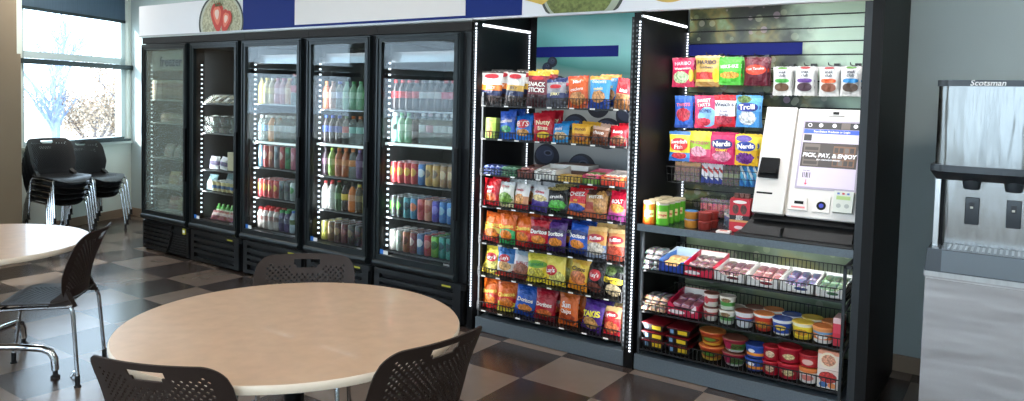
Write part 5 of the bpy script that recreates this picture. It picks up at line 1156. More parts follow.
# wire baskets under the pegs
def basket(lab, x0, x1, z0, z1, y0, d):
    cx = (x0 + x1) / 2; L = x1 - x0; h = z1 - z0; mb = MB(); n = int(L / .03)
    for yy in (0, d):
        for k in range(n + 1): mb.tube([(-L / 2 + L * k / n, yy, 0), (-L / 2 + L * k / n, yy - (.02 if yy == 0 else 0), h)], .0016, 4)
        for zz in (0, h * .5, h): mb.tube([(-L / 2, yy - (.02 * zz / h if yy == 0 else 0), zz), (L / 2, yy - (.02 * zz / h if yy == 0 else 0), zz)], .0022, 4)
    for k in range(n + 1): mb.tube([(-L / 2 + L * k / n, 0, 0), (-L / 2 + L * k / n, d, 0)], .0014, 4)
    for s in (-1, 1):
        for k in range(6): mb.tube([(s * L / 2, d * k / 5, 0), (s * L / 2, d * k / 5 - (.02 if k == 0 else 0), h)], .0016, 4)
        mb.tube([(s * L / 2, -.02, h), (s * L / 2, d, h)], .0022, 4)
    o = mb.build('wire_basket', WIRE); o.location = (cx, y0, z0); return tag(o, lab, 'basket', 'black wire baskets on the slatwall')
basket('black wire basket hung on the slatwall below the lowest candy pegs', 5.46, 6.03, 1.105, 1.205, .34, .34)
basket('small black wire basket at counter level behind the chip cans', 5.62, 6.0, .895, 1.0, .38, .30)
def upbar(key, desc, m): return bag('candy_bar', desc, 'candy bar', .045, .12, .02, m, seed=len(key), nu=6, nv=8)
def fill(proto, lab, grp, xs, y, z, lean=-.1):
    for k, x in enumerate(xs): proto.put(lab, (x, y, z), (lean, 0, random.uniform(-.15, .15)), grp)
ub = upbar('a', 'b', pack_mat('ub brown', [(0, (70, 40, 34)), (.5, (120, 70, 50)), (.8, (206, 150, 90))], speck=.2)); fill(ub, 'brown candy bar upright in the basket end nearest the snack rack', 'brown candy bars in the basket', [5.49 + .042 * k for k in range(4)], .42, 1.108)
ub = upbar('bb', 'b', pack_mat('ub white', [(0, (44, 60, 140)), (.3, (226, 226, 230)), (.6, (200, 60, 60)), (.75, (226, 226, 230))], tilt=.3)); fill(ub, 'white, blue and red candy bar upright in the slatwall basket', 'white and blue candy bars in the basket', [5.665 + .034 * k for k in range(4)], .43, 1.108)
ub = upbar('ccc', 'b', pack_mat('ub dark', [(0, (50, 36, 36)), (.4, (130, 140, 90)), (.6, (66, 44, 40))], speck=.2)); fill(ub, 'dark candy bar upright in the middle of the slatwall basket', 'dark candy bars in the basket', [5.80 + .034 * k for k in range(3)], .42, 1.105)
ub = upbar('dddd', 'b', pack_mat('ub cyan', [(0, (40, 110, 180)), (.3, (90, 180, 220)), (.6, (226, 236, 240)), (.8, (50, 130, 196))], tilt=.6)); fill(ub, 'bright blue candy bar upright in the basket end beside the kiosk', 'bright blue candy bars in the basket', [5.905 + .04 * k for k in range(3)], .42, 1.108)
# counter goods
def chipcan(col, dark, nm):
    o = MB().lathe(0, 0, [(.037, 0), (.038, .004), (.038, .128), (.0385, .13)], 22).build('chip_can', pack_mat('chip can ' + nm, [(0, dark), (.06, col), (.93, (206, 200, 190))], bump=0)); tag(o, 'c', 'chip can')
    MB().lathe(0, 0, [(.039, .13), (.039, .138), (.036, .139)], 22).build('lid', mat('clouded can lid', (186, 172, 140), .35), o)
    b2 = MB()
    for k, (rz, w2) in enumerate(((.032, .026),)):
        pts = [(sin(a) * .0386, -cos(a) * .0386) for a in [(-.75 + 1.5 * i / 10) for i in range(11)]]
        b2.add([(x, y, .045 - .0 + .03 * 0) for x, y in pts] + [(x, y, .085) for x, y in pts], [(i, i + 1, 12 + i, 11 + i) for i in range(10)], 0, True)
    b2.build('label_band', mat('chip can cream', (232, 214, 150), .4), o, recalc=False)
    tb = MB(); add_text(tb, 'Pringles', .017, lambda x, z: (.0392 * sin(x / .0386), -.0392 * cos(x / .0386), .064 + z), bold=.03); tb.build('lettering', mat('chip can ink', (196, 36, 40), .4), o, recalc=False)
    return Proto(o)
po, pg = chipcan((226, 110, 36), (190, 80, 30), 'orange'), chipcan((96, 180, 50), (60, 130, 40), 'green')
for col, (p, nm, x) in enumerate(((po, 'orange', 5.472), (pg, 'green', 5.557))):
    for r_ in range(4): p.put('%s chip can, %s back from the counter edge' % (nm, ('first', 'second', 'third', 'fourth')[r_]), (x, .055 + .083 * r_, .877), (0, 0, .35 + random.uniform(-.15, .15)), 'chip cans on the counter')
tub = cup('dip_tub', 't', 'tub', .036, .038, .046, mat('orange dip', (196, 130, 50), .4), mat('blue tub lid', (60, 120, 170), .35)); rtub = cup('dip_tub', 't', 'tub', .036, .038, .046, mat('red salsa', (130, 44, 36), .35), mat('dark red tub lid', (150, 52, 46), .35))
for k in range(2): tub.put('orange dip tub, %s of the stack beside the green chip cans' % ('lower', 'upper')[k], (5.715, .10, .877 + .05 * k), (0, 0, 0), 'dip tubs on the counter')
for r_ in range(2):
    for k in range(2): rtub.put('red salsa tub, %s of the %s stack beside the orange tubs' % (('lower', 'upper')[k], ('front', 'rear')[r_]), (5.80 + .01 * r_, .09 + .085 * r_, .877 + .05 * k), (0, 0, 0), 'dip tubs on the counter')
cr_ = bag('candy_packet', 'c', 'candy packet', .09, .11, .03, pack_mat('cpk red', [(0, (130, 26, 40)), (.4, (176, 40, 50)), (.7, (60, 30, 50))], speck=.2), seed=3)
for k in range(5): cr_.put('red candy packet in the counter basket, %s from the snack rack' % ORD[k], (5.68 + .066 * k, .45, .90), (-.1, 0, .1), 'red candy packets at the back of the counter')
cd_ = bag('candy_packet', 'c', 'candy packet', .06, .10, .03, pack_mat('cpk dark', [(0, (40, 36, 50)), (.4, (50, 70, 140)), (.6, (206, 196, 190)), (.75, (60, 40, 40))], speck=.25), seed=5)
for k in range(3): cd_.put('dark blue and white candy packet standing between tubs and red box, %s from the tubs' % ORD[k], (5.87 - .0 + .03 * k, .30 - .05 * k, .878), (-.1, 0, .2), 'dark candy packets on the counter')
rb = carton('jerky_box', 'j', 'box', .112, .08, .19, pack_mat('jbox', [(0, (196, 36, 50)), (.3, (206, 150, 90)), (.36, (34, 26, 28)), (.5, (186, 30, 46))], [(.3, .68, .16, .14, (90, 50, 40), .3), (.7, .68, .16, .14, (90, 50, 40), .3), (.5, .90, .34, .05, (232, 226, 220)), (.5, .14, .24, .05, (232, 200, 200))], bump=0), texts=[('BEEF', 0, .088, .018, W_), ('JERKY', 0, .074, .015, W_)])
rb.put('tall red jerky box standing on the counter beside the kiosk', (5.982, .17, .877), (0, 0, .06))
for k in range(3):
    s = carton('jerky_stick', 's', 'jerky', .026, .012, .07, mat('jerky stick brown', (96, 60, 48), .45, var=.2), None); s.put('brown jerky stick pack lying on top of the red box, %s from the candy' % ORD[k], (5.955 + .03 * k, .17, 1.0685), (0, 0, .06), 'jerky stick packs on the red box')
    s.root.rotation_euler = (0, radians(0), .06); s.root.scale = (1, 3, .35)
cdr = carton('price_card', 'c', 'card', .075, .06, .012, mat('white card stock', (226, 214, 208), .5), None); MB().box(-.02, .02, -.015, .01, .0122, .0126).build('card_mark', mat('red card mark', (196, 60, 56), .5), cdr.root); cdr.put('small white card with red mark lying on the counter front', (5.925, .05, .878), (0, 0, .1))
# ------------------------------------------------------------------ payment kiosk
kt = thing('payment_kiosk', 'white self-checkout kiosk with slanted touch screen on the counter', 'kiosk', (6.32, .13, .877))
th = math.atan2(.36 - .13, 1.585 - 1.0); sx_, cx_ = sin(th), cos(th)
def S(x, s, o=0):   # point on the slanted front: x across, s up the slant, o out of the face
    return (x - 6.32, s * sx_ - o * cx_, (1.0 - .877) + s * cx_ + o * sx_)
def sbox(mb, x0, x1, s0, s1, o0, o1, mi=0, x0t=None, x1t=None):
    x0t = x0 if x0t is None else x0t; x1t = x1 if x1t is None else x1t
    return mb.hexa([S(x0, s0, o1), S(x1, s0, o1), S(x1, s0, o0), S(x0, s0, o0), S(x0t, s1, o1), S(x1t, s1, o1), S(x1t, s1, o0), S(x0t, s1, o0)], mi)
def bev(o, w=.006):
    bm = bmesh.new(); bm.from_mesh(o.data); bmesh.ops.bevel(bm, geom=bm.edges[:], offset=w, segments=3, affect='EDGES', profile=.6); bm.to_mesh(o.data); bm.free()
    for p in o.data.polygons: p.use_smooth = True
    o.data.set_sharp_from_angle(angle=radians(35))
WK = mat('kiosk white plastic', (226, 220, 214), .38); WK2 = mat('kiosk warm white', (216, 210, 204), .38)
mb = MB(); sbox(mb, 6.052, 6.222, .0, .628, -.14, .012, 0); o = mb.build('side_column', WK2, kt); bev(o)
mb = MB(); sbox(mb, 6.234, 6.588, .0, .628, -.12, .0, 0, 6.226, 6.575); o = mb.build('main_panel', WK, kt); bev(o, .009)
mb = MB(); sbox(mb, 6.212, 6.242, .01, .615, -.10, -.012); mb.build('panel_joint', mat('kiosk beige joint', (186, 178, 166), .5), kt)
mb = MB(); mb.hexa([(-.26, -.02, .09), (.27, -.02, .09), (.27, .45, .09), (-.26, .45, .09), (-.25, .06, .14), (.26, .06, .14), (.26, .34, .14), (-.25, .34, .14)]); mb.build('kiosk_foot', BLACK, kt)
BLKT = mat('black tray', (12, 12, 13), .55)
mb = MB().hexa([(-.33, -.10, 0), (.275, -.10, 0), (.275, .5, 0), (-.33, .5, 0), (-.33, -.095, .012), (.275, -.095, .012), (.275, .5, .05), (-.33, .5, .05)])
mb.hexa([(-.315, -.06, .014), (.262, -.06, .014), (.262, .03, .02), (-.315, .03, .02), (-.27, .02, .094), (.262, .02, .094), (.262, .06, .094), (-.27, .06, .094)]); mb.box(-.088, -.084, -.0905, .02, .012, .06)
mb.build('black_tray', BLKT, kt)
mb = MB(); sbox(mb, 6.262, 6.572, .16, .555, .0, .004, 0, 6.262, 6.562); mb.build('screen_bezel', mat('lilac bezel', (176, 166, 184), .35), kt)
SCL = mat('screen lilac', (206, 194, 214), .3, emit=.25); SCD = mat('screen dark picture', (62, 56, 56), .3, emit=.12); SCB = mat('screen blue bar', (46, 84, 196), .3, emit=.5); SCK = mat('screen black bar', (38, 40, 44), .3, emit=.1); SCW = mat('screen white', (236, 234, 238), .3, emit=.6); SCG = mat('screen picture grey', (108, 98, 92), .3, emit=.15); SCR = mat('screen red arrow', (220, 70, 90), .3, emit=.3); SCT = mat('screen picture brown', (120, 84, 64), .3, emit=.12)
mb = MB(); L_, R_2 = 6.272, 6.562
sbox(mb, L_, R_2, .172, .545, .004, .005, 0, L_, 6.556); o5, o6 = .005, .0056
sbox(mb, L_, 6.556, .505, .545, o5, o6, 3); sbox(mb, L_, 6.556, .478, .503, o5, o6, 2); sbox(mb, L_ + .004, L_ + .045, .435, .472, o5, o6, 3)
sbox(mb, L_ + .002, R_2 - .003, .285, .425, o5, o6, 1)
sbox(mb, L_ + .012, L_ + .095, .292, .418, o6, o6 + .0004, 5); sbox(mb, L_ + .165, R_2 - .014, .295, .41, o6, o6 + .0004, 7)
for k in range(4):
    for j in range(3): sbox(mb, L_ + .17 + k * .026, L_ + .19 + k * .026, .30 + j * .036, .328 + j * .036, o6 + .0004, o6 + .0007, (1, 5, 1)[(k + j) % 3])
    sbox(mb, L_ + .018, L_ + .088, .30 + k * .027, .318 + k * .027, o6 + .0004, o6 + .0007, 1)
for x in (.028, .085, .155, .262): mb.poly([S(L_ + x + .011 * cos(a * pi / 6), .527 + .011 * sin(a * pi / 6), o6 + .0005) for a in range(12)], 4)
mb.poly([S(L_ + .028 + .008 * cos(a * pi / 6), .527 + .008 * sin(a * pi / 6), o6 + .0009) for a in range(12)], 3)
sbox(mb, L_ + .19, L_ + .235, .508, .542, o6, o6 + .0004, 5)
for k, w2 in enumerate((.004, .003, .006, .003, .004)): sbox(mb, L_ + .022 + .009 * k, L_ + .022 + .009 * k + w2, .222, .252, o5, o6, 3)
mb.poly([S(L_ + .034, .192, o6), S(L_ + .044, .180, o6), S(L_ + .054, .192, o6)], 6); sbox(mb, L_ + .042, L_ + .046, .19, .212, o5, o6, 6)
scr = mb.build('touch_screen', [SCL, SCD, SCB, SCK, SCW, SCG, SCR, SCT], kt, recalc=False)
tb = MB(); cxs = (L_ + R_2) / 2
add_text(tb, 'PICK, PAY, & ENJOY', .031, lambda x, z: S(cxs + x, .352 + z, o6 + .0012), bold=.03, shear=.12)
add_text(tb, '24/7 SELF CHECKOUT MARKET'[5:], .0105, lambda x, z: S(cxs + x, .327 + z, o6 + .0012), bold=.01)
add_text(tb, 'Scan/Select Products or Login', .0155, lambda x, z: S(cxs + x, .49 + z, o6 + .0012), bold=.012)
tb.build('lettering', SCW, scr, recalc=False)
tb = MB(); add_text(tb, 'Scan Item', .009, lambda x, z: S(L_ + .042 + x, .262 + z, o6 + .0004)); tb.build('lettering', SCK, scr, recalc=False)
mb = MB(); sbox(mb, 6.385, 6.47, .585, .615, .0, .008, 0, 6.395, 6.46); sbox(mb, 6.412, 6.443, .592, .607, .008, .01, 1); mb.build('camera', [WK2, BLACK], kt)
mb = MB(); sbox(mb, 6.062, 6.172, .2, .315, .012, .03, 0, 6.07, 6.168); sbox(mb, 6.075, 6.165, .218, .25, .03, .055, 0, 6.075, 6.165); sbox(mb, 6.085, 6.155, .245, .252, .03, .046, 1); mb.build('bill_acceptor', [BLACK, mat('blue indicator', (70, 90, 170), .4)], kt)
mb = MB(); sbox(mb, 6.066, 6.152, .108, .118, .012, .0135); mb.build('receipt_slot', BLACK, kt)
mb = MB(); sbox(mb, 6.248, 6.345, .035, .105, .0, .016, 0, 6.258, 6.336); sbox(mb, 6.275, 6.322, .068, .084, .016, .018, 1); sbox(mb, 6.262, 6.332, .045, .055, .016, .0175, 2); o = mb.build('card_reader', [WK, BLACK, mat('red light strip', (226, 130, 130), .4)], kt)
mb = MB(); sbox(mb, 6.37, 6.455, .035, .125, .0, .01, 0); mb.build('scanner_plate', WK, kt)
mb = MB()
for rr, oo, mi in ((.024, .0108, 0), (.012, .0114, 1)): mb.poly([S(6.412 + rr * cos(a * pi / 12), .07 + rr * sin(a * pi / 12), oo) for a in range(24)], mi)
mb.build('scanner_lens', [BLACK, mat('lens blue', (54, 66, 170), .2, emit=.3)], kt, recalc=False)
mb = MB(); sbox(mb, 6.472, 6.568, .04, .155, .0, .03, 0); sbox(mb, 6.486, 6.554, .108, .128, .03, .0308, 1)
for k in range(3): sbox(mb, 6.488 + k * .024, 6.50 + k * .024, .136, .146, .03, .0308, (2, 3, 2)[k])
mb.poly([S(6.5 + .012 * cos(a * pi / 8), .075 + .012 * sin(a * pi / 8), .0308) for a in range(16)], 4); mb.poly([S(6.54 + .012 * cos(a * pi / 8), .075 + .012 * sin(a * pi / 8), .0308) for a in range(16)], 4)
mb.build('card_terminal', [mat('terminal cream', (214, 216, 206), .4), mat('terminal green display', (150, 176, 110), .3, emit=.3), mat('terminal blue key', (90, 120, 190), .4), mat('terminal red key', (206, 70, 76), .4), mat('terminal grey key', (170, 174, 168), .4)], kt)
# ------------------------------------------------------------------ shelves under the counter
ZK = [.61, .365, .139]
GK = 'packets and cups under the kiosk counter'
p = bar('kb', 'b', .05, .14, .026, pack_mat('bar blackwhite', [(0, (24, 22, 26)), (.42, (170, 166, 166)), (.5, (30, 28, 32)), (.7, (120, 30, 40)), (.76, (26, 24, 28))], tilt=.5, speck=.2, bump=0)); bars(p, 'black and white bar piled at rack end, first shelf under the counter', 'black and white bars under the counter', 5.455, 5.56, 2, .09, ZK[0] + .003, rows=4, dz=.028, dy=.012)
p = tray('display_tray', 't', 'tray', .15, .26, .085, pack_mat('blue tray', [(0, (30, 60, 150)), (.5, (50, 110, 190)), (.8, (206, 220, 236))], bump=0), mat('blue tray liner', (170, 190, 210), .6)); p.put('blue display tray of tan crackers, first shelf under the counter', (5.635, .15, ZK[0] + .003))
p = bar('kc', 'b', .038, .1, .022, mat('tan cracker', (196, 150, 96), .6, var=.15)); bars(p, 'tan cracker pack inside the blue tray on the first shelf under the counter', 'tan cracker packs', 5.575, 5.70, 4, .10, ZK[0] + .035, rows=2, dz=.012, dy=.09)
p = tray('display_tray', 't', 'tray', .175, .27, .085, pack_mat('redpink tray', [(0, (196, 26, 60)), (.9, (206, 36, 70))], [(.86, .6, .1, .22, (120, 60, 70)), (.3, .2, .26, .1, (236, 226, 226))], bump=0), mat('white tray liner', (214, 210, 206), .6)); p.put('red display tray with white inside, first shelf under the counter', (5.80, .15, ZK[0] + .003))
pd_ = bar('kd', 'b', .045, .14, .022, pack_mat('bar darkred', [(0, (70, 14, 26)), (.5, (104, 24, 36)), (.68, (190, 170, 170)), (.74, (80, 18, 30))], tilt=.5, speck=.15, bump=0)); bars(pd_, 'dark red bar inside the red tray on the first shelf under the counter', 'dark red bars in the red tray', 5.725, 5.875, 3, .11, ZK[0] + .05, rows=2, dz=.014, dy=.1)
for k, (x, nm, c, c2) in enumerate(((5.975, 'dark red', (92, 16, 28), (150, 90, 100)), (6.155, 'cherry red', (120, 22, 34), (170, 110, 110)), (6.335, 'blue', (26, 46, 104), (140, 44, 54)), (6.495, 'green', (36, 84, 46), (110, 150, 100)))):
    wdt = .18 if k < 3 else .15
    p = tray('display_tray', 't', 'tray', wdt - .006, .26, .065, pack_mat('white tray ' + nm, [(0, (214, 212, 208)), (.9, (226, 224, 220))], [(.62, .3, .2, .1, c), (.2, .75, .12, .16, c)], bump=0), WHITEP, notch=.55); p.put('white display tray of %s packets, first shelf under the counter' % nm, (x, .15, ZK[0] + .003))
    q = bar('kw' + nm, 'b', .048, .13, .022, pack_mat('bar kw ' + nm, [(0, c), (.45, c2), (.56, c), (.8, c2), (.86, c)], tilt=.4, speck=.2, bump=0)); bars(q, '%s packet in its white tray on the first shelf under the counter' % nm, nm + ' packets in white tray', x - wdt / 2 + .012, x + wdt / 2 - .012, 3, .10, ZK[0] + .03, rows=2, dz=.018, dy=.11, rot=(.08, 0, 0))
p = bar('ky', 'b', .05, .14, .024, pack_mat('bar yellowred', [(0, (150, 110, 40)), (.35, (140, 34, 36)), (.55, (190, 150, 80)), (.65, (46, 32, 32))], tilt=.5, speck=.2, bump=0)); bars(p, 'yellow and red bar piled at rack end, second shelf under the counter', 'yellow and red bars under the counter', 5.455, 5.60, 3, .09, ZK[1] + .003, rows=3, dz=.025, dy=.03)
p = tray('display_tray', 't', 'tray', .19, .26, .09, pack_mat('pink tray two', [(0, (196, 30, 70)), (.9, (206, 40, 80))], [(.8, .5, .12, .24, (236, 220, 224)), (.3, .2, .26, .1, (236, 226, 226))], bump=0), mat('white tray liner', (214, 210, 206), .6)); p.put('pink-red display tray on the second shelf under the counter', (5.715, .15, ZK[1] + .003))
q = bar('kp', 'b', .05, .14, .024, pack_mat('bar purplered', [(0, (130, 24, 60)), (.5, (90, 40, 100)), (.66, (206, 150, 170)), (.74, (140, 30, 66))], tilt=.5, speck=.15, bump=0)); bars(q, 'purple-red bar inside the pink tray on the second shelf under the counter', 'purple-red bars in the pink tray', 5.635, 5.80, 3, .11, ZK[1] + .05, rows=2, dz=.014, dy=.1)
LIDW = mat('cup foil lid', (206, 196, 186), .35, metal=.3); LIDR = mat('red cup lid', (176, 36, 44), .4); LIDB = mat('blue cup lid', (40, 70, 150), .4); LIDY = mat('yellow cup lid', (214, 180, 60), .4); LIDO = mat('orange cup lid', (206, 120, 60), .4); LIDK = mat('brown cup lid', (120, 70, 56), .45)
def put2(p, desc, x, y, z, h, grp=GK, n=2, yaw=0, behind=False):
    for k in range(n): p.put(desc + ((', lower of its stack', ', upper of its stack')[k] if n == 2 else ''), (x, y, z + (h + .005) * k), (0, 0, yaw), grp)
    if behind: p.put(desc + ', spare behind', (x + .02, y + .12, z), (0, 0, yaw), grp)
p = cup('soup_cup', 'c', 'cup', .036, .042, .072, pack_mat('cup redwhite', [(0, (214, 206, 196)), (.4, (176, 50, 50)), (.7, (226, 214, 206))], [(.3, .5, .16, .3, (190, 40, 44))], speck=.1, bump=0), LIDK); put2(p, 'red and white soup cup on the second shelf', 5.862, .075, ZK[1] + .003, .076, behind=True)
p = cup('soup_cup', 'c', 'cup', .038, .044, .072, pack_mat('cup greenwhite', [(0, (200, 206, 190)), (.3, (80, 150, 70)), (.62, (226, 222, 210))], [(.5, .75, .3, .16, (150, 120, 90), .3)], bump=0), LIDW); put2(p, 'green and white soup cup on the second shelf', 5.957, .072, ZK[1] + .003, .076, behind=True)
p = cup('noodle_cup', 'c', 'cup', .042, .053, .085, pack_mat('cup whiteblue', [(0, (222, 222, 222)), (.45, (70, 100, 170)), (.6, (196, 60, 60)), (.7, (226, 226, 226))], speck=.08, bump=0), LIDK); put2(p, 'white noodle cup with blue and red band on the second shelf', 6.055, .075, ZK[1] + .003, .09, n=1, behind=True)
p = cup('noodle_cup', 'c', 'cup', .042, .053, .090, pack_mat('cup orangered', [(0, (190, 50, 36)), (.2, (216, 110, 50)), (.6, (196, 60, 40)), (.84, (226, 226, 220))], [(.5, .4, .3, .2, (206, 150, 60), .3)], bump=0), LIDO); put2(p, 'orange-red noodle cup on the second shelf', 6.158, .078, ZK[1] + .003, .09, n=1, behind=True)
p = cup('pasta_cup', 'c', 'cup', .044, .052, .082, pack_mat('cup bluemac', [(0, (226, 222, 214)), (.14, (34, 70, 160)), (.8, (226, 226, 226))], [(.5, .5, .28, .18, (232, 196, 80))], bump=0), LIDB); put2(p, 'blue pasta cup with yellow patch on the second shelf', 6.258, .072, ZK[1] + .003, .09, n=1, behind=True)
p = cup('pasta_cup', 'c', 'cup', .046, .054, .085, pack_mat('cup yellow', [(0, (214, 180, 40)), (.2, (236, 210, 60)), (.8, (240, 232, 200))], [(.5, .45, .3, .2, (226, 150, 50), .3)], bump=0), LIDY); put2(p, 'yellow pasta cup on the second shelf', 6.365, .07, ZK[1] + .003, .09, n=1, behind=True)
p = cup('soup_bowl', 'c', 'cup', .046, .053, .082, pack_mat('cup whiteorange', [(0, (222, 216, 210)), (.25, (226, 130, 70)), (.6, (110, 150, 190)), (.75, (226, 150, 90))], [(.5, .45, .26, .16, (236, 230, 224))], bump=0), LIDO); put2(p, 'white and orange soup cup on the second shelf', 6.468, .068, ZK[1] + .003, .09, n=1, behind=True)
p = carton('pasta_box', 'c', 'box', .042, .12, .145, pack_mat('box redpink', [(0, (196, 40, 60)), (.45, (206, 60, 80)), (.8, (226, 190, 190))], bump=0)); p.put('narrow red and pink box at the wall end of the second shelf', (6.541, .09, ZK[1] + .003), (0, 0, .0))
# bottom shelf
def mealtray():
    o = MB().hexa([(-.055, -.075, 0), (.055, -.075, 0), (.055, .075, 0), (-.055, .075, 0), (-.068, -.09, .042), (.068, -.09, .042), (.068, .09, .042), (-.068, .09, .042)]).build('meal_tray', mat('black meal tray', (28, 26, 28), .35)); tag(o, 'm', 'meal tray')
    MB().box(-.070, .070, -.092, .092, .042, .0465).build('lid', mat('red tray film', (104, 16, 26), .3), o)
    MB().quad((-.005, -.0835, .012), (.05, -.0835, .012), (.052, -.089, .036), (-.005, -.089, .036)).build('label_patch', mat('yellow patch', (226, 190, 40), .45), o, recalc=False)
    MB().quad((-.05, -.0835, .012), (-.03, -.0835, .012), (-.03, -.089, .036), (-.05, -.089, .036)).build('label_patch', mat('pale blue patch', (120, 160, 200), .45), o, recalc=False)
    return Proto(o)
mt = mealtray()
for c_, x in enumerate((5.535, 5.69)):
    for k in range(3): mt.put('black meal tray with red lid, %s of the %s stack on the bottom shelf' % (('lowest', 'middle', 'top')[k], ('outer', 'second')[c_]), (x, .11, ZK[2] + .003 + .052 * k), (0, 0, random.uniform(-.05, .05)), 'black meal trays')
p = cup('noodle_bowl', 'c', 'bowl', .052, .072, .076, pack_mat('bowl orange', [(0, (206, 110, 40)), (.3, (226, 140, 50)), (.72, (190, 70, 40))], [(.5, .5, .34, .22, (130, 50, 40)), (.5, .5, .24, .13, (90, 160, 60)), (.5, .15, .4, .1, (226, 190, 70))], bump=0), LIDO); put2(p, 'orange noodle bowl on the bottom shelf', 5.872, .09, ZK[2] + .003, .080, behind=True)
p = cup('noodle_bowl', 'c', 'bowl', .05, .068, .07, pack_mat('bowl green', [(0, (206, 202, 196)), (.2, (70, 150, 70)), (.7, (160, 40, 60))], [(.3, .5, .24, .3, (190, 40, 90)), (.65, .45, .2, .2, (90, 110, 60), .3)], bump=0), LIDK); put2(p, 'green and red noodle bowl on the bottom shelf', 6.005, .08, ZK[2] + .003, .074, behind=True)
p = cup('soup_bowl', 'c', 'bowl', .05, .057, .064, pack_mat('bowl blueorange', [(0, (30, 60, 140)), (.2, (226, 140, 50)), (.45, (36, 76, 160))], [(.4, .62, .16, .16, (226, 226, 230))], bump=0), LIDB); put2(p, 'blue and orange soup bowl on the bottom shelf', 6.125, .075, ZK[2] + .003, .068, behind=True)
p = cup('soup_cup', 'c', 'cup', .042, .046, .07, pack_mat('cup crimson', [(0, (150, 20, 36)), (.9, (176, 26, 44))], [(.5, .5, .24, .26, (206, 180, 150), .3)], bump=0), LIDR); put2(p, 'crimson soup cup on the bottom shelf', 6.212, .065, ZK[2] + .003, .074)
p = cup('soup_bowl', 'c', 'bowl', .054, .06, .078, pack_mat('bowl crimson', [(0, (150, 20, 40)), (.9, (180, 30, 50))], [(.55, .45, .24, .2, (206, 190, 140), .3)], bump=0), LIDR); put2(p, 'larger crimson soup bowl on the bottom shelf', 6.304, .07, ZK[2] + .003, .082)
p = cup('soup_cup', 'c', 'cup', .046, .05, .076, pack_mat('cup whiteorange low', [(0, (222, 218, 214)), (.75, (226, 130, 70))], [(.5, .4, .3, .2, (206, 120, 110))], bump=0), LIDO); p.put('white and orange soup cup, lower of its stack beside the white boxes', (6.405, .07, ZK[2] + .003), (0, 0, 0), GK)
p2 = cup('soup_cup', 'c', 'cup', .048, .052, .062, pack_mat('cup redwhite low', [(0, (176, 30, 40)), (.3, (190, 40, 46)), (.8, (160, 30, 40))], [(.5, .45, .26, .24, (220, 180, 170))], bump=0), LIDR); p2.put('red soup cup stacked on the white and orange cup, bottom shelf', (6.405, .07, ZK[2] + .088), (0, 0, 0), GK); p2.put('spare red soup cup behind the stacked red cup, bottom shelf', (6.43, .19, ZK[2] + .003), (0, 0, 0), GK)
p = carton('noodle_cup_box', 'c', 'box', .105, .10, .098, pack_mat('box white soup', [(0, (214, 206, 200)), (.8, (222, 200, 190))], [(.5, .6, .42, .3, (196, 60, 56), .2), (.3, .2, .2, .14, (70, 110, 170)), (.7, .2, .2, .14, (226, 140, 80))], bump=0)); p.put('white and red noodle box, lower of two on the bottom shelf', (6.51, .065, ZK[2] + .003), (0, 0, 0), 'white noodle boxes')
p = carton('noodle_cup_box', 'c', 'box', .105, .10, .098, pack_mat('box white bowl', [(0, (226, 206, 196)), (.8, (226, 150, 120))], [(.5, .5, .42, .42, (232, 214, 190)), (.5, .5, .32, .3, (214, 150, 120), .25)], bump=0)); p.put('white box with round bowl picture, upper of two on the bottom shelf', (6.51, .065, ZK[2] + .102), (0, 0, 0), 'white noodle boxes')
# ------------------------------------------------------------------ ice dispenser
X0, X1 = 6.935, 7.405; XC = (X0 + X1) / 2
im = thing('ice_dispenser', 'stainless steel countertop ice and water dispenser with two spouts, on steel cabinet by the wall', 'ice machine', (XC, .3, .828))
def ip(mb, name, mats, parent=im, **k): mb.xform(Matrix.Translation(-im.location)); return mb.build(name, mats, parent, **k)
def curved(x0, x1, z0, z1, y, bulge, cham, mi=0, yb=.6, n=18):
    mb = MB(); pts = [(x0, y + cham)]
    for i in range(n + 1):
        u = -1 + 2 * i / n; pts.append(((x0 + x1) / 2 + u * ((x1 - x0) / 2 - cham * .9), y - bulge * (1 - u * u)))
    pts += [(x1, y + cham), (x1, yb), (x0, yb)]
    k = len(pts); mb.add([(a, c, z0) for a, c in pts] + [(a, c, z1) for a, c in pts], [tuple(reversed(range(k))), tuple(range(k, 2 * k))] + [(i, (i + 1) % k, k + (i + 1) % k, k + i) for i in range(k)], mi, True)
    return mb
m, nt, b = new_mat('wavy polished steel')
b.inputs['Metallic'].default_value = 1; b.inputs['Base Color'].default_value = srgb((168, 168, 166)); b.inputs['Roughness'].default_value = .22
tc = N(nt, 'ShaderNodeTexCoord'); mp = N(nt, 'ShaderNodeMapping'); mp.inputs['Scale'].default_value = (7, 1, .9); nt.links.new(tc.outputs['Object'], mp.inputs[0])
no = N(nt, 'ShaderNodeTexNoise'); no.inputs['Scale'].default_value = 2.2; no.inputs['Detail'].default_value = 2; nt.links.new(mp.outputs[0], no.inputs['Vector'])
bu = N(nt, 'ShaderNodeBump'); bu.inputs['Strength'].default_value = .35; bu.inputs['Distance'].default_value = .02; nt.links.new(no.outputs['Fac'], bu.inputs['Height']); nt.links.new(bu.outputs[0], b.inputs['Normal'])
WSTEEL = m
HSTEEL = m.copy(); HSTEEL.name = 'hood steel'; HSTEEL.node_tree.nodes['Principled BSDF'].inputs['Base Color'].default_value = srgb((128, 128, 126))
m, nt, b = new_mat('rippled cabinet steel')
b.inputs['Metallic'].default_value = .85; b.inputs['Base Color'].default_value = srgb((176, 171, 169)); b.inputs['Roughness'].default_value = .34
tc = N(nt, 'ShaderNodeTexCoord'); mp = N(nt, 'ShaderNodeMapping'); mp.inputs['Scale'].default_value = (.8, 1, 4); mp.inputs['Rotation'].default_value = (0, radians(7), 0); nt.links.new(tc.outputs['Object'], mp.inputs[0])
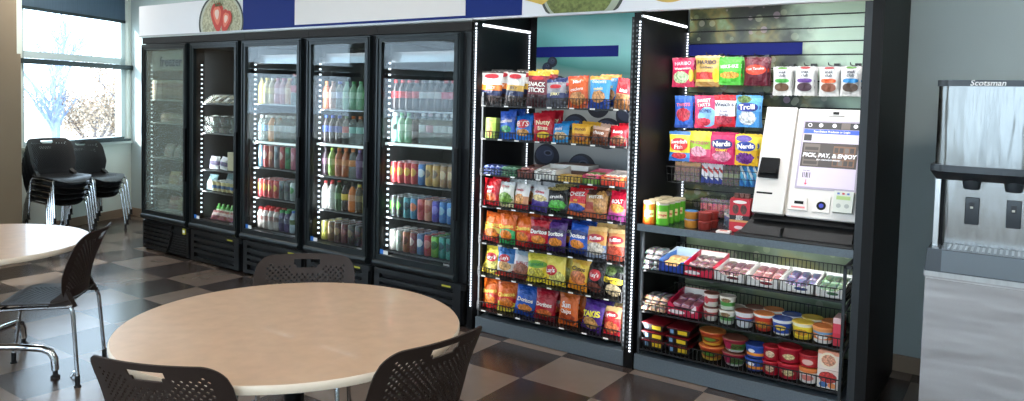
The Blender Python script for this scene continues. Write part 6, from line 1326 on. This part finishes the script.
no = N(nt, 'ShaderNodeTexNoise'); no.inputs['Scale'].default_value = 1.8; no.inputs['Detail'].default_value = 2; nt.links.new(mp.outputs[0], no.inputs['Vector'])
bu = N(nt, 'ShaderNodeBump'); bu.inputs['Strength'].default_value = .3; bu.inputs['Distance'].default_value = .03; nt.links.new(no.outputs['Fac'], bu.inputs['Height']); nt.links.new(bu.outputs[0], b.inputs['Normal'])
RSTEEL = m
ICEK = mat('ice machine charcoal', (48, 54, 60), .32)
ICEG = mat('ice tray grey gloss', (98, 108, 116), .25)  # paler grey painting in the reflection on the drip tray
ip(curved(X0 + .004, X1 - .004, 1.335, 1.708, -.0, .022, .032), 'steel_hood', HSTEEL)
cap_ = ip(curved(X0 - .002, X1 + .002, 1.706, 1.734, -.006, .022, .03), 'top_cap', ICEK)
tb = MB(); add_text(tb, 'Scotsman', .036, lambda x, z: (7.135 + x, -.028 + .02 * ((7.135 + x - XC) / .23) ** 2, 1.720 + z), bold=.012, shear=.2); ip(tb, 'lettering', mat('white badge ink', (232, 232, 232), .4), cap_, recalc=False)
mb = curved(X0 - .014, X1 + .014, 1.306, 1.337, -.012, .024, .035)
mb.hexa([(X0 + .01, .07, 1.262), (X1 - .01, .07, 1.262), (X1 - .01, .58, 1.262), (X0 + .01, .58, 1.262), (X0 - .012, -.01, 1.308), (X1 + .012, -.01, 1.308), (X1 + .01, .58, 1.308), (X0 - .01, .58, 1.308)])
ip(mb, 'lower_bezel', ICEK)
mb = MB().box(X0 + .012, X1 - .012, .17, .6, .93, 1.30); ip(mb, 'recess_back', WSTEEL)
mb = MB()
for s in (-1, 1):
    xa = XC + s * .217
    mb = MB(); mb.box(xa - .011, xa + .011, .07, .17, .93, 1.275, 0); ip(mb, 'recess_post', STEEL); mb = MB(); mb.box(xa - s * .019 - .008, xa - s * .019 + .008, .10, .17, .93, 1.275, 0); ip(mb, 'recess_gasket', BLACK)
for x in (7.089, 7.255):
    ip(MB().lathe(x, .10, [(.031, 1.222), (.034, 1.226), (.041, 1.27), (.041, 1.29)], 24), 'spout', ICEK)
for x, sgn in ((7.093, 0), (7.260, 1)):
    mb = MB().box(x - .03, x + .03, .155, .17, 1.046, 1.178)
    o = mb.build('control_pad', ICEK, im); bev(o, .006); o.data.transform(Matrix.Translation(-im.location))
    mb = MB(); mb.box(x - .012, x + .010, .153, .155, 1.118, 1.155, 0); mb.box(x - .008, x + .004, .152, .153, 1.124, 1.134, 1)
    ip(mb, 'indicator', [mat('pad dark window', (28, 30, 36), .3), mat('pad light mark', (214, 214, 200), .4)], o)
mb = MB().hexa([(X0 - .012, -.03, .832), (X1 + .012, -.03, .832), (X1 + .012, .6, .832), (X0 - .012, .6, .832), (X0 - .004, -.022, .94), (X1 + .004, -.022, .94), (X1 + .004, .6, .94), (X0 - .004, .6, .94)])
tr = ip(mb, 'drip_tray', ICEK)
ip(MB().hexa([(6.99, -.0315, .838), (7.335, -.0315, .838), (7.335, -.02, .838), (6.99, -.02, .838), (6.99, -.0255, .936), (7.335, -.0255, .936), (7.335, -.018, .936), (6.99, -.018, .936)]), 'tray_front', ICEG, tr)  # lighter slab standing in for the glossy reflection across the tray's middle
mb = MB()
for k in range(16): mb.box(X0 + .03 + k * .0228, X0 + .04 + k * .0228, 0, .15, .94, .944)
ip(mb, 'drip_grid', WIREG, tr)
ic = thing('steel_cabinet', 'rippled stainless steel base cabinet carrying the ice dispenser', 'cabinet', (XC, .3, 0))
def cp(mb, name, mats, parent=ic, **k): mb.xform(Matrix.Translation(-ic.location)); return mb.build(name, mats, parent, **k)
cp(MB().box(6.925, 7.42, .0, .62, .07, .805), 'cabinet_body', RSTEEL)
cp(MB().box(6.918, 7.427, -.008, .625, .805, .828), 'cabinet_top', STEEL)
cp(MB().box(6.94, 7.405, .04, .60, .0, .07), 'toe_kick', BLACKM)
cp(MB().box(6.93, 7.415, -.012, .0, .08, .795), 'cabinet_door', RSTEEL)
